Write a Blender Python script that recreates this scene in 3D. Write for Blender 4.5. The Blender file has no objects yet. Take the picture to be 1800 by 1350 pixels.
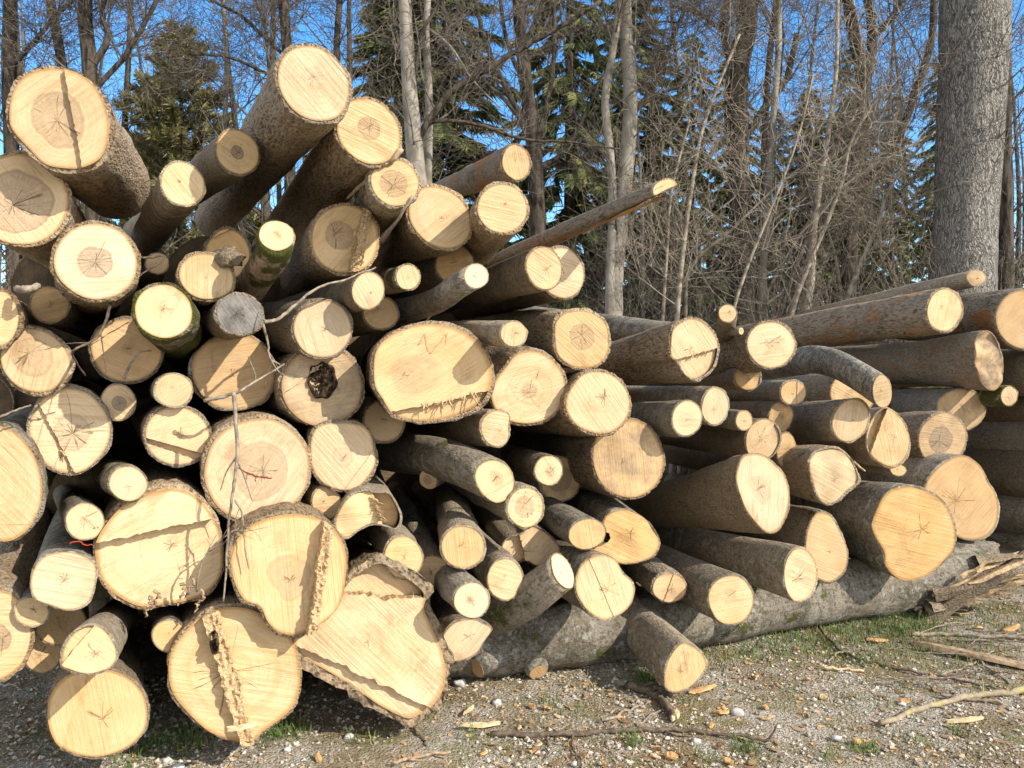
import bpy, math, random
from mathutils import Vector, Matrix, noise
from mathutils.geometry import delaunay_2d_cdt

random.seed(11)
R = math.radians
PI = math.pi
scene = bpy.context.scene
COL = scene.collection

# ------------------------------------------------------------------ camera
F, CX, CY, HZ, CAMH = 1360.0, 900.0, 675.0, 650.0, 1.5
PITCH = math.atan((CY - HZ) / F)
CP, SP = math.cos(PITCH), math.sin(PITCH)
CAM = Vector((0, 0, CAMH))
cd = bpy.data.cameras.new('camera')
cam = bpy.data.objects.new('camera', cd)
COL.objects.link(cam)
cam.location = CAM
cam.rotation_euler = (R(90) - PITCH, 0, 0)
cd.sensor_width = 36
cd.lens = 36 * F / 1800
cd.clip_end = 2000
scene.camera = cam


def ray(px, py):
    x, z = (px - CX) / F, -(py - CY) / F
    return Vector((x, CP + z * SP, z * CP - SP))


def at(px, py, Y):
    r = ray(px, py)
    return CAM + r * (Y / r.y)


def ground(px, py, z=0.0):
    r = ray(px, py)
    return CAM + r * ((z - CAMH) / r.z)


N0 = Vector((0.431, -0.902, 0)).normalized()      # the way the stack's front looks
C0 = 3.3


def onfront(px, py, d=0.0):
    r = ray(px, py)
    return CAM + r * ((C0 - d) / -(N0.dot(r)))


# ------------------------------------------------------------------ objects
def tag(o, label=None, cat=None, group=None, kind=None):
    if label: o['label'] = label
    if cat: o['category'] = cat
    if group: o['group'] = group
    if kind: o['kind'] = kind
    return o


def empty(name, M, label, cat, group=None):
    o = bpy.data.objects.new(name, None)
    o.empty_display_size = 0.1
    COL.objects.link(o)
    o.matrix_world = M
    return tag(o, label, cat, group)


class MB:
    """collects vertices and faces of one mesh"""
    def __init__(s):
        s.v, s.f, s.m = [], [], []

    def tube(s, pts, rad, n=5, mat=0, cap=True):
        base = len(s.v)
        prev = None
        k = len(pts)
        for i, p in enumerate(pts):
            t = (pts[min(i + 1, k - 1)] - pts[max(i - 1, 0)])
            if t.length < 1e-9: t = Vector((0, 0, 1))
            t.normalize()
            if prev is None:
                a = Vector((1, 0, 0)) if abs(t.x) < .8 else Vector((0, 1, 0))
                u = t.cross(a).normalized()
            else:
                u = (prev - t * prev.dot(t)).normalized()
            prev = u
            w = t.cross(u)
            r = rad[i]
            for j in range(n):
                a = 2 * PI * j / n
                q = p + (u * math.cos(a) + w * math.sin(a)) * r
                s.v.append((q.x, q.y, q.z))
        for i in range(k - 1):
            for j in range(n):
                a, b = base + i * n + j, base + i * n + (j + 1) % n
                s.f.append((a, b, b + n, a + n)); s.m.append(mat)
        if cap:
            s.f.append(tuple(base + j for j in range(n))[::-1]); s.m.append(mat)
            s.f.append(tuple(base + (k - 1) * n + j for j in range(n))); s.m.append(mat)

    def build(s, name, mats, parent=None, smooth=True, inv=None):
        me = bpy.data.meshes.new(name)
        v = s.v
        if inv is not None:
            v = [tuple(inv @ Vector(p)) for p in v]
        me.from_pydata(v, [], s.f)
        if not isinstance(mats, (list, tuple)): mats = [mats]
        for m in mats: me.materials.append(m)
        if any(s.m): me.polygons.foreach_set('material_index', s.m)
        if smooth: me.polygons.foreach_set('use_smooth', [True] * len(me.polygons))
        me.update()
        o = bpy.data.objects.new(name, me)
        COL.objects.link(o)
        if parent: o.parent = parent
        return o


def spline(P, n, closed=False):
    """Catmull-Rom through vectors P, n samples per span"""
    out = []
    k = len(P)
    spans = k if closed else k - 1
    for i in range(spans):
        if closed:
            a, b, c, d = P[(i - 1) % k], P[i], P[(i + 1) % k], P[(i + 2) % k]
        else:
            b, c = P[i], P[i + 1]
            a = P[i - 1] if i else b * 2 - c
            d = P[i + 2] if i + 2 < k else c * 2 - b
        for j in range(n):
            t = j / n
            out.append(0.5 * ((2 * b) + (c - a) * t + (2 * a - 5 * b + 4 * c - d) * t * t + (3 * b - a - 3 * c + d) * t ** 3))
    if not closed: out.append(P[-1].copy())
    return out


# ------------------------------------------------------------------ materials
class NT:
    def __init__(s, name):
        s.mat = bpy.data.materials.new(name)
        s.mat.use_nodes = True
        s.t = s.mat.node_tree
        s.bsdf = s.t.nodes['Principled BSDF']

    def n(s, typ, ins=None, **props):
        nd = s.t.nodes.new('ShaderNode' + typ)
        for k, v in props.items(): setattr(nd, k, v)
        for k, v in (ins or {}).items():
            if isinstance(v, bpy.types.NodeSocket): s.t.links.new(v, nd.inputs[k])
            else: nd.inputs[k].default_value = v
        return nd

    def m(s, op, a, b=0.0, c=0.0, clamp=False):
        nd = s.n('Math', {0: a, 1: b, 2: c}, operation=op)
        nd.use_clamp = clamp
        return nd.outputs[0]

    def vm(s, op, a, b=(0, 0, 0)):
        return s.n('VectorMath', {0: a, 1: b}, operation=op).outputs[0]

    def mix(s, f, a, b, blend='MIX'):
        a = a if isinstance(a, bpy.types.NodeSocket) else (*a, 1)
        b = b if isinstance(b, bpy.types.NodeSocket) else (*b, 1)
        nd = s.n('Mix', {0: f, 6: a, 7: b}, data_type='RGBA', blend_type=blend)
        nd.clamp_factor = True
        return nd.outputs[2]

    def step(s, x, lo, hi):
        return s.n('MapRange', {0: x, 1: lo, 2: hi, 3: 0.0, 4: 1.0}, interpolation_type='SMOOTHSTEP').outputs[0]

    def noise(s, vec, scale, w=None, detail=3.0, rough=0.55, dist=0.0):
        ins = {'Vector': vec, 'Scale': scale, 'Detail': detail, 'Roughness': rough, 'Distortion': dist}
        if w is not None: ins['W'] = w
        return s.n('TexNoise', ins, noise_dimensions='4D' if w is not None else '3D').outputs[0]

    def attr(s, name):
        return s.n('Attribute', attribute_type='OBJECT', attribute_name=name).outputs['Fac']

    def bump(s, h, strength, dist):
        return s.n('Bump', {'Height': h, 'Strength': strength, 'Distance': dist}).outputs[0]

    def out(s, col, rough=0.85, normal=None, spec=0.25):
        b = s.bsdf
        for k, v in (('Base Color', col), ('Roughness', rough), ('Normal', normal), ('Specular IOR Level', spec)):
            if v is None: continue
            if isinstance(v, bpy.types.NodeSocket): s.t.links.new(v, b.inputs[k])
            elif k == 'Base Color': b.inputs[k].default_value = (*v, 1)
            else: b.inputs[k].default_value = v
        return s.mat


def mat_cut():
    g = NT('cut_wood')
    ring = g.n('UVMap', uv_map='ring').outputs[0]
    plane = g.n('UVMap', uv_map='plane').outputs[0]
    seed, heart, hd = g.attr('seed'), g.attr('heart'), g.attr('heart_dark')
    tone, grey, chk, saw = g.attr('tone'), g.attr('grey'), g.attr('checks'), g.attr('saw')
    rho0 = g.n('VectorMath', {0: ring}, operation='LENGTH').outputs['Value']
    wob = g.noise(ring, 2.2, seed, 2.0)
    rho = g.m('MULTIPLY_ADD', g.m('SUBTRACT', wob, 0.5), 0.22, rho0)
    wob2 = g.noise(plane, 60.0, seed, 2.0)
    # broad tone
    blot = g.noise(plane, 7.0, seed, 4.0, 0.6)
    tone2 = g.m('ADD', tone, g.m('MULTIPLY', g.m('SUBTRACT', blot, 0.5), 0.9), clamp=True)
    col = g.mix(tone2, (0.69, 0.545, 0.36), (0.62, 0.37, 0.155))
    blot2 = g.noise(plane, 3.0, g.m('ADD', seed, 9.0), 3.0)
    col = g.mix(g.m('MULTIPLY', g.step(blot2, .5, .75), .5), col, (0.74, 0.56, 0.33))
    # growth rings, mostly unresolved
    rn = g.n('CombineXYZ', {0: g.m('MULTIPLY', rho, 26.0), 1: seed}).outputs[0]
    rings = g.noise(rn, 1.0, None, 3.0, 0.7)
    col = g.mix(g.m('MULTIPLY', g.step(rings, .42, .66), .40), col, (0.50, 0.31, 0.14))
    # saw marks
    rot = g.n('VectorRotate', {'Vector': plane, 'Angle': saw}, rotation_type='Z_AXIS').outputs[0]
    sv = g.vm('MULTIPLY', rot, (2.6, 95.0, 1.0))
    sn = g.noise(sv, 1.0, seed, 2.0, 0.6, 0.3)
    sv2 = g.vm('MULTIPLY', rot, (10.0, 210.0, 1.0))
    sn2 = g.noise(sv2, 1.0, seed, 3.0, 0.7)
    sawmask = g.step(g.noise(plane, 5.0, g.m('ADD', seed, 4.0), 2.0), .34, .66)
    col = g.mix(g.m('MULTIPLY', g.m('MULTIPLY', g.step(sn, .48, .62), sawmask), .33), col, (0.36, 0.215, 0.095))
    col = g.mix(g.m('MULTIPLY', g.step(sn2, .48, .75), .28), col, (0.34, 0.205, 0.095))
    # heartwood
    hrho = g.m('ADD', rho, g.m('MULTIPLY', g.m('SUBTRACT', wob2, .5), .05))
    ad = g.m('SUBTRACT', hrho, heart)
    hm = g.m('SUBTRACT', 1.0, g.step(ad, -0.02, 0.03))
    unit = g.vm('NORMALIZE', ring)
    rays = g.noise(unit, 9.0, g.m('MULTIPLY_ADD', rho, .5, seed), 4.0, .75)
    hcol = g.mix(g.step(rays, .35, .7), (0.44, 0.32, 0.21), (0.24, 0.165, 0.105))
    hcol = g.mix(g.m('MULTIPLY', g.step(rings, .4, .65), .4), hcol, (0.26, 0.18, 0.115))
    rim = g.m('SUBTRACT', 1.0, g.step(g.m('ABSOLUTE', g.m('ADD', ad, 0.02)), 0.0, 0.05))
    hcol = g.mix(g.m('MULTIPLY', rim, .5), hcol, (0.23, 0.145, 0.08))
    col = g.mix(g.m('MULTIPLY', hm, hd), col, hcol)
    # grey weathering and dust
    gn = g.noise(plane, 9.0, g.m('ADD', seed, 3.0), 5.0, .7)
    col = g.mix(g.m('MULTIPLY', g.step(gn, .3, .72), grey), col, g.mix(sn2, (0.22, 0.175, 0.13), (0.12, 0.09, 0.065)))
    # drying cracks from the pith
    cn = g.noise(unit, 2.3, g.m('MULTIPLY_ADD', rho0, .16, seed), 2.0, .5)
    cl = g.m('ABSOLUTE', g.m('SUBTRACT', cn, .5))
    wid = g.m('DIVIDE', 0.0055, g.m('ADD', rho0, .12))
    line = g.m('SUBTRACT', 1.0, g.step(cl, g.m('MULTIPLY', wid, .35), wid))
    cn2 = g.noise(unit, 5.5, g.m('ADD', seed, 31.0), 1.0, .5)
    reach = g.m('MULTIPLY', g.m('MULTIPLY_ADD', g.step(cn2, .32, .68), .95, .03), chk)
    gate = g.m('SUBTRACT', 1.0, g.step(rho0, g.m('MULTIPLY', reach, .75), reach))
    crack = g.m('MULTIPLY', line, gate)
    col = g.mix(g.m('MULTIPLY', crack, .6), col, (0.12, 0.07, 0.035))
    # specks, sawdust, scuffs
    sp = g.noise(plane, 130.0, seed, 2.0, .6)
    col = g.mix(g.m('MULTIPLY', g.step(sp, .64, .74), .45), col, (0.28, 0.16, 0.07))
    sc = g.noise(g.vm('MULTIPLY', plane, (1.0, 1.6, 1.0)), 16.0, g.m('ADD', seed, 77.0), 6.0, .75)
    col = g.mix(g.m('MULTIPLY', g.step(sc, .66, .75), .5), col, (0.30, 0.185, 0.09))
    # dirt smears and damp patches
    sm = g.noise(g.vm('MULTIPLY', rot, (3.0, 9.0, 1.0)), 1.0, g.m('ADD', seed, 55.0), 6.0, .72)
    col = g.mix(g.m('MULTIPLY', g.step(sm, .52, .64), g.attr('smear')), col, (0.33, 0.22, 0.12))
    st = g.noise(plane, 6.5, g.m('ADD', seed, 91.0), 5.0, .68)
    col = g.mix(g.m('MULTIPLY', g.step(st, .53, .66), g.attr('stain')), col, g.mix(sn2, (0.30, 0.22, 0.145), (0.46, 0.27, 0.11)))
    bs = g.noise(plane, 22.0, g.m('ADD', seed, 15.0), 5.0, .75)
    col = g.mix(g.m('MULTIPLY', g.step(bs, .67, .76), .6), col, (0.16, 0.10, 0.05))
    # cambium
    rb = g.m('ADD', rho0, g.m('MULTIPLY', g.m('SUBTRACT', wob2, .5), .03))
    col = g.mix(g.m('MULTIPLY', g.step(rb, .93, .985), .8), col, (0.36, 0.20, 0.075))
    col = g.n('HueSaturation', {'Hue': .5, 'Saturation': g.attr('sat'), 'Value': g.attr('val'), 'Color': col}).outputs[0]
    h = g.m('ADD', g.m('MULTIPLY', sn, .8), g.m('ADD', g.m('MULTIPLY', sn2, .35), g.m('MULTIPLY', sp, .25)))
    h = g.m('SUBTRACT', h, g.m('MULTIPLY', crack, 1.0))
    return g.out(col, 0.8, g.bump(h, 0.9, 0.006), 0.2)


def mat_torn():
    g = NT('torn_wood')
    co = g.n('TexCoord').outputs['Object']
    n1 = g.noise(g.vm('MULTIPLY', co, (160, 160, 22)), 1.0, None, 4.0, .7)
    n2 = g.noise(co, 18.0, None, 3.0)
    col = g.mix(g.step(n1, .35, .65), (0.40, 0.25, 0.12), (0.64, 0.48, 0.28))
    col = g.mix(g.m('MULTIPLY', g.step(n2, .5, .72), .45), col, (0.33, 0.18, 0.075))
    return g.out(col, .85, g.bump(n1, 1.0, .006), .15)


def mat_bark():
    g = NT('bark')
    co = g.n('TexCoord').outputs['Object']
    seed, smooth, warm = g.attr('seed'), g.attr('smooth'), g.attr('warm')
    moss, lich, dash, red = g.attr('moss'), g.attr('lichen'), g.attr('dash'), g.attr('bare')
    sc = g.attr('grain')
    wn = g.n('TexNoise', {'Vector': co, 'Scale': 6.0, 'W': seed, 'Detail': 2.0}, noise_dimensions='4D').outputs['Color']
    cw = g.vm('ADD', co, g.vm('MULTIPLY', g.vm('SUBTRACT', wn, (.5, .5, .5)), (.06, .06, .12)))
    st = g.n('VectorMath', {0: g.vm('MULTIPLY', cw, (1.7, 1.7, .42)), 3: sc}, operation='SCALE').outputs[0]
    n1 = g.noise(st, 1.0, seed, 5.0, .65)
    vor = g.n('TexVoronoi', {'Vector': st, 'Scale': 1.2, 'W': seed, 'Randomness': 1.0}, voronoi_dimensions='4D', feature='F1').outputs['Distance']
    ridge = g.m('ADD', g.m('MULTIPLY', n1, .75), g.m('MULTIPLY', vor, .4))
    fine = g.noise(co, 210.0, seed, 3.0, .7)
    big = g.noise(co, 3.5, seed, 4.0, .6)
    hi = g.mix(warm, (0.34, 0.29, 0.225), (0.44, 0.315, 0.19))
    lo = g.mix(warm, (0.045, 0.035, 0.027), (0.062, 0.037, 0.021))
    rough = g.mix(g.step(ridge, .30, .80), lo, hi)
    rough = g.mix(g.m('MULTIPLY', g.step(big, .45, .7), .4), rough, g.mix(.5, lo, hi))
    rough = g.mix(g.m('MULTIPLY', g.step(fine, .5, .75), .5), rough, g.mix(warm, (.26, .22, .17), (.40, .29, .15)))
    pt = g.noise(g.vm('MULTIPLY', cw, (6, 6, 3)), 1.0, g.m('ADD', seed, 21.0), 6.0, .72)
    rough = g.mix(g.m('MULTIPLY', g.step(pt, .52, .64), .6), rough, g.mix(fine, (0.20, 0.17, 0.125), (0.42, 0.36, 0.27)))
    rough = g.mix(g.m('MULTIPLY', g.step(pt, .44, .34), .55), rough, lo)
    # smooth bark
    sm = g.mix(g.step(big, .3, .7), g.mix(warm, (0.165, 0.15, 0.12), (0.20, 0.145, 0.085)), g.mix(warm, (0.36, 0.335, 0.28), (0.34, 0.255, 0.16)))
    sm = g.mix(g.m('MULTIPLY', g.step(fine, .45, .65), .55), sm, (0.05, 0.04, 0.03))
    spk = g.noise(co, 75.0, g.m('ADD', seed, 12.0), 4.0, .7)
    sm = g.mix(g.m('MULTIPLY', g.step(spk, .52, .60), .7), sm, (0.05, 0.04, 0.03))
    sm = g.mix(g.m('MULTIPLY', g.step(spk, .46, .36), .5), sm, g.mix(warm, (0.44, 0.42, 0.36), (0.40, 0.31, 0.20)))
    wr = g.noise(g.vm('MULTIPLY', co, (7, 7, 26)), 1.0, g.m('ADD', seed, 6.0), 5.0, .7)
    sm = g.mix(g.m('MULTIPLY', g.step(wr, .50, .62), .55), sm, (0.07, 0.058, 0.042))
    lat = g.noise(g.vm('MULTIPLY', co, (14, 14, 46)), 1.0, seed, 3.0, .6)
    sm = g.mix(g.m('MULTIPLY', g.step(lat, .58, .7), .5), sm, (0.055, 0.043, 0.03))
    vs = g.n('TexVoronoi', {'Vector': g.vm('MULTIPLY', cw, (4.5, 4.5, 3.2)), 'Scale': 1.0, 'W': seed}, voronoi_dimensions='4D', feature='F1').outputs['Distance']
    sm = g.mix(g.m('MULTIPLY', g.m('SUBTRACT', 1.0, g.step(vs, .10, .20)), .75), sm, (0.05, 0.04, 0.03))
    lg = g.noise(g.vm('MULTIPLY', cw, (42, 42, 4)), 1.0, g.m('ADD', seed, 3.0), 4.0, .65)
    sm = g.mix(g.m('MULTIPLY', g.step(lg, .52, .64), .5), sm, (0.075, 0.06, 0.042))
    sm = g.mix(g.m('MULTIPLY', g.step(pt, .55, .66), .5), sm, (0.30, 0.23, 0.145))
    col = g.mix(smooth, rough, sm)
    # pale cross dashes of cherry / birch bark
    dn = g.noise(g.vm('MULTIPLY', cw, (9, 9, 60)), 1.0, seed, 2.0, .5)
    dm = g.m('MULTIPLY', g.step(dn, .56, .66), dash)
    col = g.mix(g.m('MULTIPLY', dm, .85), col, (0.48, 0.37, 0.23))
    # bark knocked off: reddish inner bark
    bn = g.noise(g.vm('MULTIPLY', cw, (5, 5, 2.0)), 1.0, g.m('ADD', seed, 5.0), 4.0, .6)
    col = g.mix(g.m('MULTIPLY', g.step(bn, .55, .64), red), col, g.mix(fine, (0.40, 0.19, 0.07), (0.24, 0.11, 0.045)))
    # lichen spots
    lv = g.noise(co, 24.0, g.m('ADD', seed, 2.0), 5.0, .7)
    lb = g.noise(co, 4.0, g.m('ADD', seed, 8.0), 2.0)
    lm = g.m('MULTIPLY', g.m('MULTIPLY', g.step(lv, .53, .62), g.step(lb, .32, .6)), lich)
    col = g.mix(lm, col, g.mix(fine, (0.42, 0.43, 0.37), (0.27, 0.28, 0.23)))
    col = g.n('HueSaturation', {'Hue': .5, 'Saturation': 1.0, 'Value': g.attr('bright'), 'Color': col}).outputs[0]
    # moss
    mv = g.noise(co, 7.0, g.m('ADD', seed, 4.0), 6.0, .72)
    mm = g.step(mv, g.m('SUBTRACT', .78, g.m('MULTIPLY', moss, .5)), g.m('SUBTRACT', .86, g.m('MULTIPLY', moss, .5)))
    mcol = g.mix(g.step(fine, .35, .7), (0.045, 0.05, 0.013), (0.17, 0.165, 0.045))
    col = g.mix(g.m('MULTIPLY', mm, g.step(moss, 0.0, .2)), col, mcol)
    h = g.m('ADD', g.m('MULTIPLY', ridge, g.m('SUBTRACT', 1.15, smooth)), g.m('MULTIPLY', fine, .16))
    h = g.m('ADD', h, g.m('MULTIPLY', mm, g.m('MULTIPLY', fine, .5)))
    h = g.m('ADD', h, g.m('MULTIPLY', dm, .2))
    return g.out(col, .9, g.bump(h, 1.0, .022), .15)


CUT, TORN, BARK = mat_cut(), mat_torn(), mat_bark()
# ------------------------------------------------------------------ logs
BK = {
    'ash':    dict(smooth=.0, warm=.75, moss=.1, lichen=.15, grain=52., amp=.007, bt=.012),
    'ashfine': dict(smooth=.15, warm=.6, moss=.1, lichen=.2, grain=80., amp=.005, bt=.010),
    'beech':  dict(smooth=1., warm=.1, moss=.22, lichen=.75, grain=60., amp=.003, bt=.005),
    'maple':  dict(smooth=.6, warm=.6, moss=.15, lichen=.3, grain=85., amp=.003, bt=.007),
    'cherry': dict(smooth=.75, warm=.6, moss=.1, lichen=.2, grain=80., dash=.9, amp=.003, bt=.006),
    'dark':   dict(smooth=.35, warm=.25, moss=.25, lichen=.5, grain=60., amp=.005, bt=.009),
    'spot':   dict(smooth=.7, warm=.4, moss=.2, lichen=.9, grain=60., amp=.004, bt=.007),
    'mossy':  dict(smooth=.35, warm=.5, moss=.62, lichen=.3, grain=65., amp=.006, bt=.010),
    'oak':    dict(smooth=.0, warm=1., moss=.0, lichen=.0, bare=1., grain=30., amp=.02, bt=.036),
    'red':    dict(smooth=.1, warm=.4, moss=.2, lichen=.15, bare=.75, grain=38., amp=.010, bt=.016),
    'peel':   dict(smooth=.6, warm=.7, moss=.1, lichen=.1, bare=.6, grain=60., amp=.006, bt=.008),
}
rnd = random.Random(5)
PILE = 'cut logs stacked in the pile'


def smooth_outline(P, n=72):
    """closed polygon -> n points evenly spaced in angle-ish (by arc length)"""
    S = spline([Vector((p[0], p[1])) for p in P], 8, closed=True)
    L = [0.0]
    for i in range(len(S)): L.append(L[-1] + (S[(i + 1) % len(S)] - S[i]).length)
    out, j = [], 0
    for k in range(n):
        t = L[-1] * k / n
        while L[j + 1] < t: j += 1
        u = (t - L[j]) / max(1e-9, L[j + 1] - L[j])
        out.append(S[j].lerp(S[(j + 1) % len(S)], u))
    return out


def ellipse(cx, cy, rx, ry, rot=0, n=24, rag=.022, seed=0):
    c, s = math.cos(R(rot)), math.sin(R(rot))
    P = []
    for i in range(n):
        a = 2 * PI * i / n
        k = 1 + rag * noise.noise(Vector((math.cos(a) * 1.3, math.sin(a) * 1.3, seed * 3.7))) * 2 + rag * .5 * noise.noise(Vector((math.cos(a) * 3, math.sin(a) * 3, seed * 1.7)))
        x, y = rx * math.cos(a) * k, ry * math.sin(a) * k
        P.append((cx + x * c - y * s, cy + x * s + y * c))
    return P


def split(piece, a, b, jag, rg):
    """cut an outline (list of 2D) along a jagged chord a-b"""
    n = len(piece)
    i = min(range(n), key=lambda k: (piece[k] - a).length)
    j = min(range(n), key=lambda k: (piece[k] - b).length)
    if i == j: return None
    p, q = piece[i], piece[j]
    m = max(2, int((q - p).length / .011))
    d = (q - p).normalized()
    nr = Vector((-d.y, d.x))
    ch, o = [], 0.0
    for k in range(1, m):
        o = o * .75 + rg.uniform(-jag, jag) * .6
        e = min(1, 3 * min(k, m - k) / m)
        ch.append(p.lerp(q, k / m) + nr * (o * e + rg.uniform(-jag, jag) * .35))
    A, k = [], i
    while k != j:
        A.append(piece[k]); k = (k + 1) % n
    A.append(piece[j])
    B = []
    while k != i:
        B.append(piece[k]); k = (k + 1) % n
    B.append(piece[i])
    return A + ch[::-1], B + ch


def inside(p, poly):
    c, j = False, len(poly) - 1
    for i in range(len(poly)):
        a, b = poly[i], poly[j]
        if (a.y > p.y) != (b.y > p.y) and p.x < (b.x - a.x) * (p.y - a.y) / (b.y - a.y) + a.x: c = not c
        j = i
    return c


NLOG = 0
LOGS = []


def log(label, face, d=0.0, vp=None, L=4.0, taper=.9, bark='ash', heart=0., hd=.8, tone=.35, grey=.0, checks=.55,
        saw=None, pith=None, chords=(), path=None, tilt=None, stubs=(), name='log', group=PILE, pos=None, rough=.004,
        nface=None, splinters=(), valmul=1, satmul=1, **bk):
    """face: (cx,cy,rx,ry[,rot]) or a traced outline, in photograph pixels; d: metres it sticks out of the stack's front;
    vp: the pixel its far end runs towards"""
    global NLOG
    NLOG += 1
    rg = random.Random(NLOG * 7 + 1)
    sd = NLOG * 1.618
    if isinstance(face, tuple):
        P = ellipse(*face, seed=NLOG)
        c0 = face[:2]
    else:
        P = face
        c0 = (sum(p[0] for p in P) / len(P), sum(p[1] for p in P) / len(P))
    p0 = pos if pos is not None else onfront(c0[0], c0[1], d)
    if vp is None: vp = (250 + rg.uniform(-70, 70), 650 + rg.uniform(-50, 50))
    ax = ray(*vp).normalized()                      # into the pile
    if path:
        q = at(path[0][0], path[0][1], p0.y + path[0][2])
        ax = (q - p0).normalized()
    if nface is not None: nf = Vector(nface).normalized()
    else: nf = (-ax * .55 + N0 * .3 - ray(*c0).normalized() * .15).normalized()
    if tilt: nf = (nf + Vector(tilt)).normalized()
    ux = Vector((0, 0, 1)).cross(nf).normalized()
    uy = nf.cross(ux)
    pts = []
    big = max(max(p[0] for p in P) - min(p[0] for p in P), max(p[1] for p in P) - min(p[1] for p in P))
    N = 96 if big > 90 else 64 if big > 45 else 40
    for p in smooth_outline(P, N):
        r = ray(p.x, p.y)
        t = (p0 - CAM).dot(nf) / r.dot(nf)
        w = CAM + r * t - p0
        pts.append(Vector((w.dot(ux), w.dot(uy))))
    # orientation: anticlockwise
    area = sum(pts[i].x * pts[(i + 1) % N].y - pts[(i + 1) % N].x * pts[i].y for i in range(N))
    if area < 0: pts.reverse()
    rad = sum(p.length for p in pts) / N
    preset = dict(BK[bark]); preset.update({k: v for k, v in bk.items() if k in ('smooth', 'warm', 'moss', 'lichen', 'dash', 'bare', 'grain', 'amp', 'bt')})
    for k, a, b in (('warm', -.3, .25), ('moss', -.1, .22), ('lichen', -.1, .3), ('bare', -.25, .35)):
        if k not in bk: preset[k] = max(0, min(1, preset.get(k, 0) + rg.uniform(a, b)))
    bright = rg.uniform(.85, 1.5)
    bt, amp = preset['bt'], preset['amp']
    if rad < .07: bt, amp = bt * .6, amp * .6
    # ---- local frame: origin at the face, z along the log towards the viewer
    az = -ax
    axx = Vector((0, 0, 1)).cross(az).normalized()
    ayy = az.cross(axx)
    M = Matrix(((axx.x, ayy.x, az.x, p0.x), (axx.y, ayy.y, az.y, p0.y), (axx.z, ayy.z, az.z, p0.z), (0, 0, 0, 1)))
    inv = M.inverted()
    root = empty(name, M, label, 'log', group)
    LOGS.append(root)
    # ---- bark
    if path:
        ctrl = [p0] + [at(x, y, p0.y + dz) for x, y, dz in path]
    else:
        ctrl = [p0, p0 + ax * L]
    ctrl = [inv @ c for c in ctrl]
    cl = spline(ctrl, 40 if not path else 16)
    cum = [0.0]
    for i in range(1, len(cl)): cum.append(cum[-1] + (cl[i] - cl[i - 1]).length)
    LL = cum[-1]
    nr = 30 if big > 90 else 22 if big > 45 else 16
    ts = [LL * (k / nr) ** (1.9 if not path else 1.3) for k in range(nr + 1)]
    W = []
    nfl = (inv.to_3x3() @ nf)
    uxl, uyl = inv.to_3x3() @ ux, inv.to_3x3() @ uy
    for p in pts: W.append(uxl * p.x + uyl * p.y)
    mz = max(abs(w.z) for w in W)
    tb = max(.3, 2.2 * mz)
    rp = [Vector((w.x, w.y)) for w in W]
    rmean = sum(p.length for p in rp) / N
    mb = MB()
    # frames by parallel transport
    def sample(t):
        j = 0
        while j < len(cum) - 2 and cum[j + 1] < t: j += 1
        u = (t - cum[j]) / max(1e-9, cum[j + 1] - cum[j])
        return cl[j].lerp(cl[j + 1], u), (cl[j + 1] - cl[j]).normalized()
    xv, yv = Vector((1, 0, 0)), Vector((0, 1, 0))
    knots = [(rg.uniform(.08, 1.6), rg.uniform(0, 6.28), rg.uniform(.03, .055), rg.uniform(.006, .02) * min(1, rad / .1)) for _ in range(5)]
    rings = []
    # inner lip at the wood's edge, then the bark's own outer edge
    first = []
    for k in range(N):
        w = W[k]
        q = w * .985 + nfl * (-.004)
        first.append(q)
    rings.append(first)
    for ri, t in enumerate(ts):
        c, tg = sample(t)
        zv = -tg
        xv = (xv - zv * xv.dot(zv)).normalized()
        yv = zv.cross(xv)
        s = 1 + (taper - 1) * t / LL
        b = min(1, t / .9); b = b * b * (3 - 2 * b)
        row = []
        for k in range(N):
            p = rp[k]
            l = p.length
            dirv = p / l
            rr = l + (rmean * 1.0 - l) * b * .8
            rr = rr * s + bt
            q3 = Vector((dirv.x * rmean, dirv.y * rmean, -t * .22))
            rr += amp * (noise.noise(q3 * (16 if rad > .1 else 28) + Vector((sd, 0, 0))) + .6 * noise.noise(q3 * 45 + Vector((0, sd, 0))))
            rr += rad * .05 * noise.noise(Vector((dirv.x * .9, dirv.y * .9, -t * 1.3 + sd)))
            th = math.atan2(dirv.y, dirv.x)
            for (kt, ka, kr, kh) in knots:
                dx = (t - kt) / kr
                if abs(dx) < 3:
                    da = (th - ka + PI) % (2 * PI) - PI
                    q2 = dx * dx + (da * rmean / kr) ** 2
                    if q2 < 8: rr += kh * (math.exp(-q2) - .8 * math.exp(-q2 * 5))
            sh = W[k].z * max(0, 1 - t / tb)
            if ri == 0: sh += rg.uniform(-1, .5) * bt * .6
            row.append(c + xv * (dirv.x * rr) + yv * (dirv.y * rr) + zv * sh)
        rings.append(row)
    for row in rings:
        for q in row: mb.v.append((q.x, q.y, q.z))
    for i in range(len(rings) - 1):
        for k in range(N):
            a, bb = i * N + k, i * N + (k + 1) % N
            mb.f.append((a, a + N, bb + N, bb)); mb.m.append(0)
    mb.f.append(tuple((len(rings) - 1) * N + k for k in range(N))[::-1]); mb.m.append(1)
    bo = mb.build('bark', [BARK, TORN], root)
    for k in ('smooth', 'warm', 'moss', 'lichen', 'dash', 'bare', 'grain'): bo[k] = float(preset.get(k, 0.0))
    bo['seed'] = sd
    bo['bright'] = bright
    # ---- cut face
    fo = face_mesh(pts, rad, p0, nf, ux, uy, inv, root, chords, rg, pith, rough)
    fo['seed'] = sd
    fo['val'] = rg.uniform(.86, 1.04)
    fo['sat'] = rg.uniform(.93, 1.08)
    fo['smear'] = rg.uniform(.1, .6)
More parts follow.
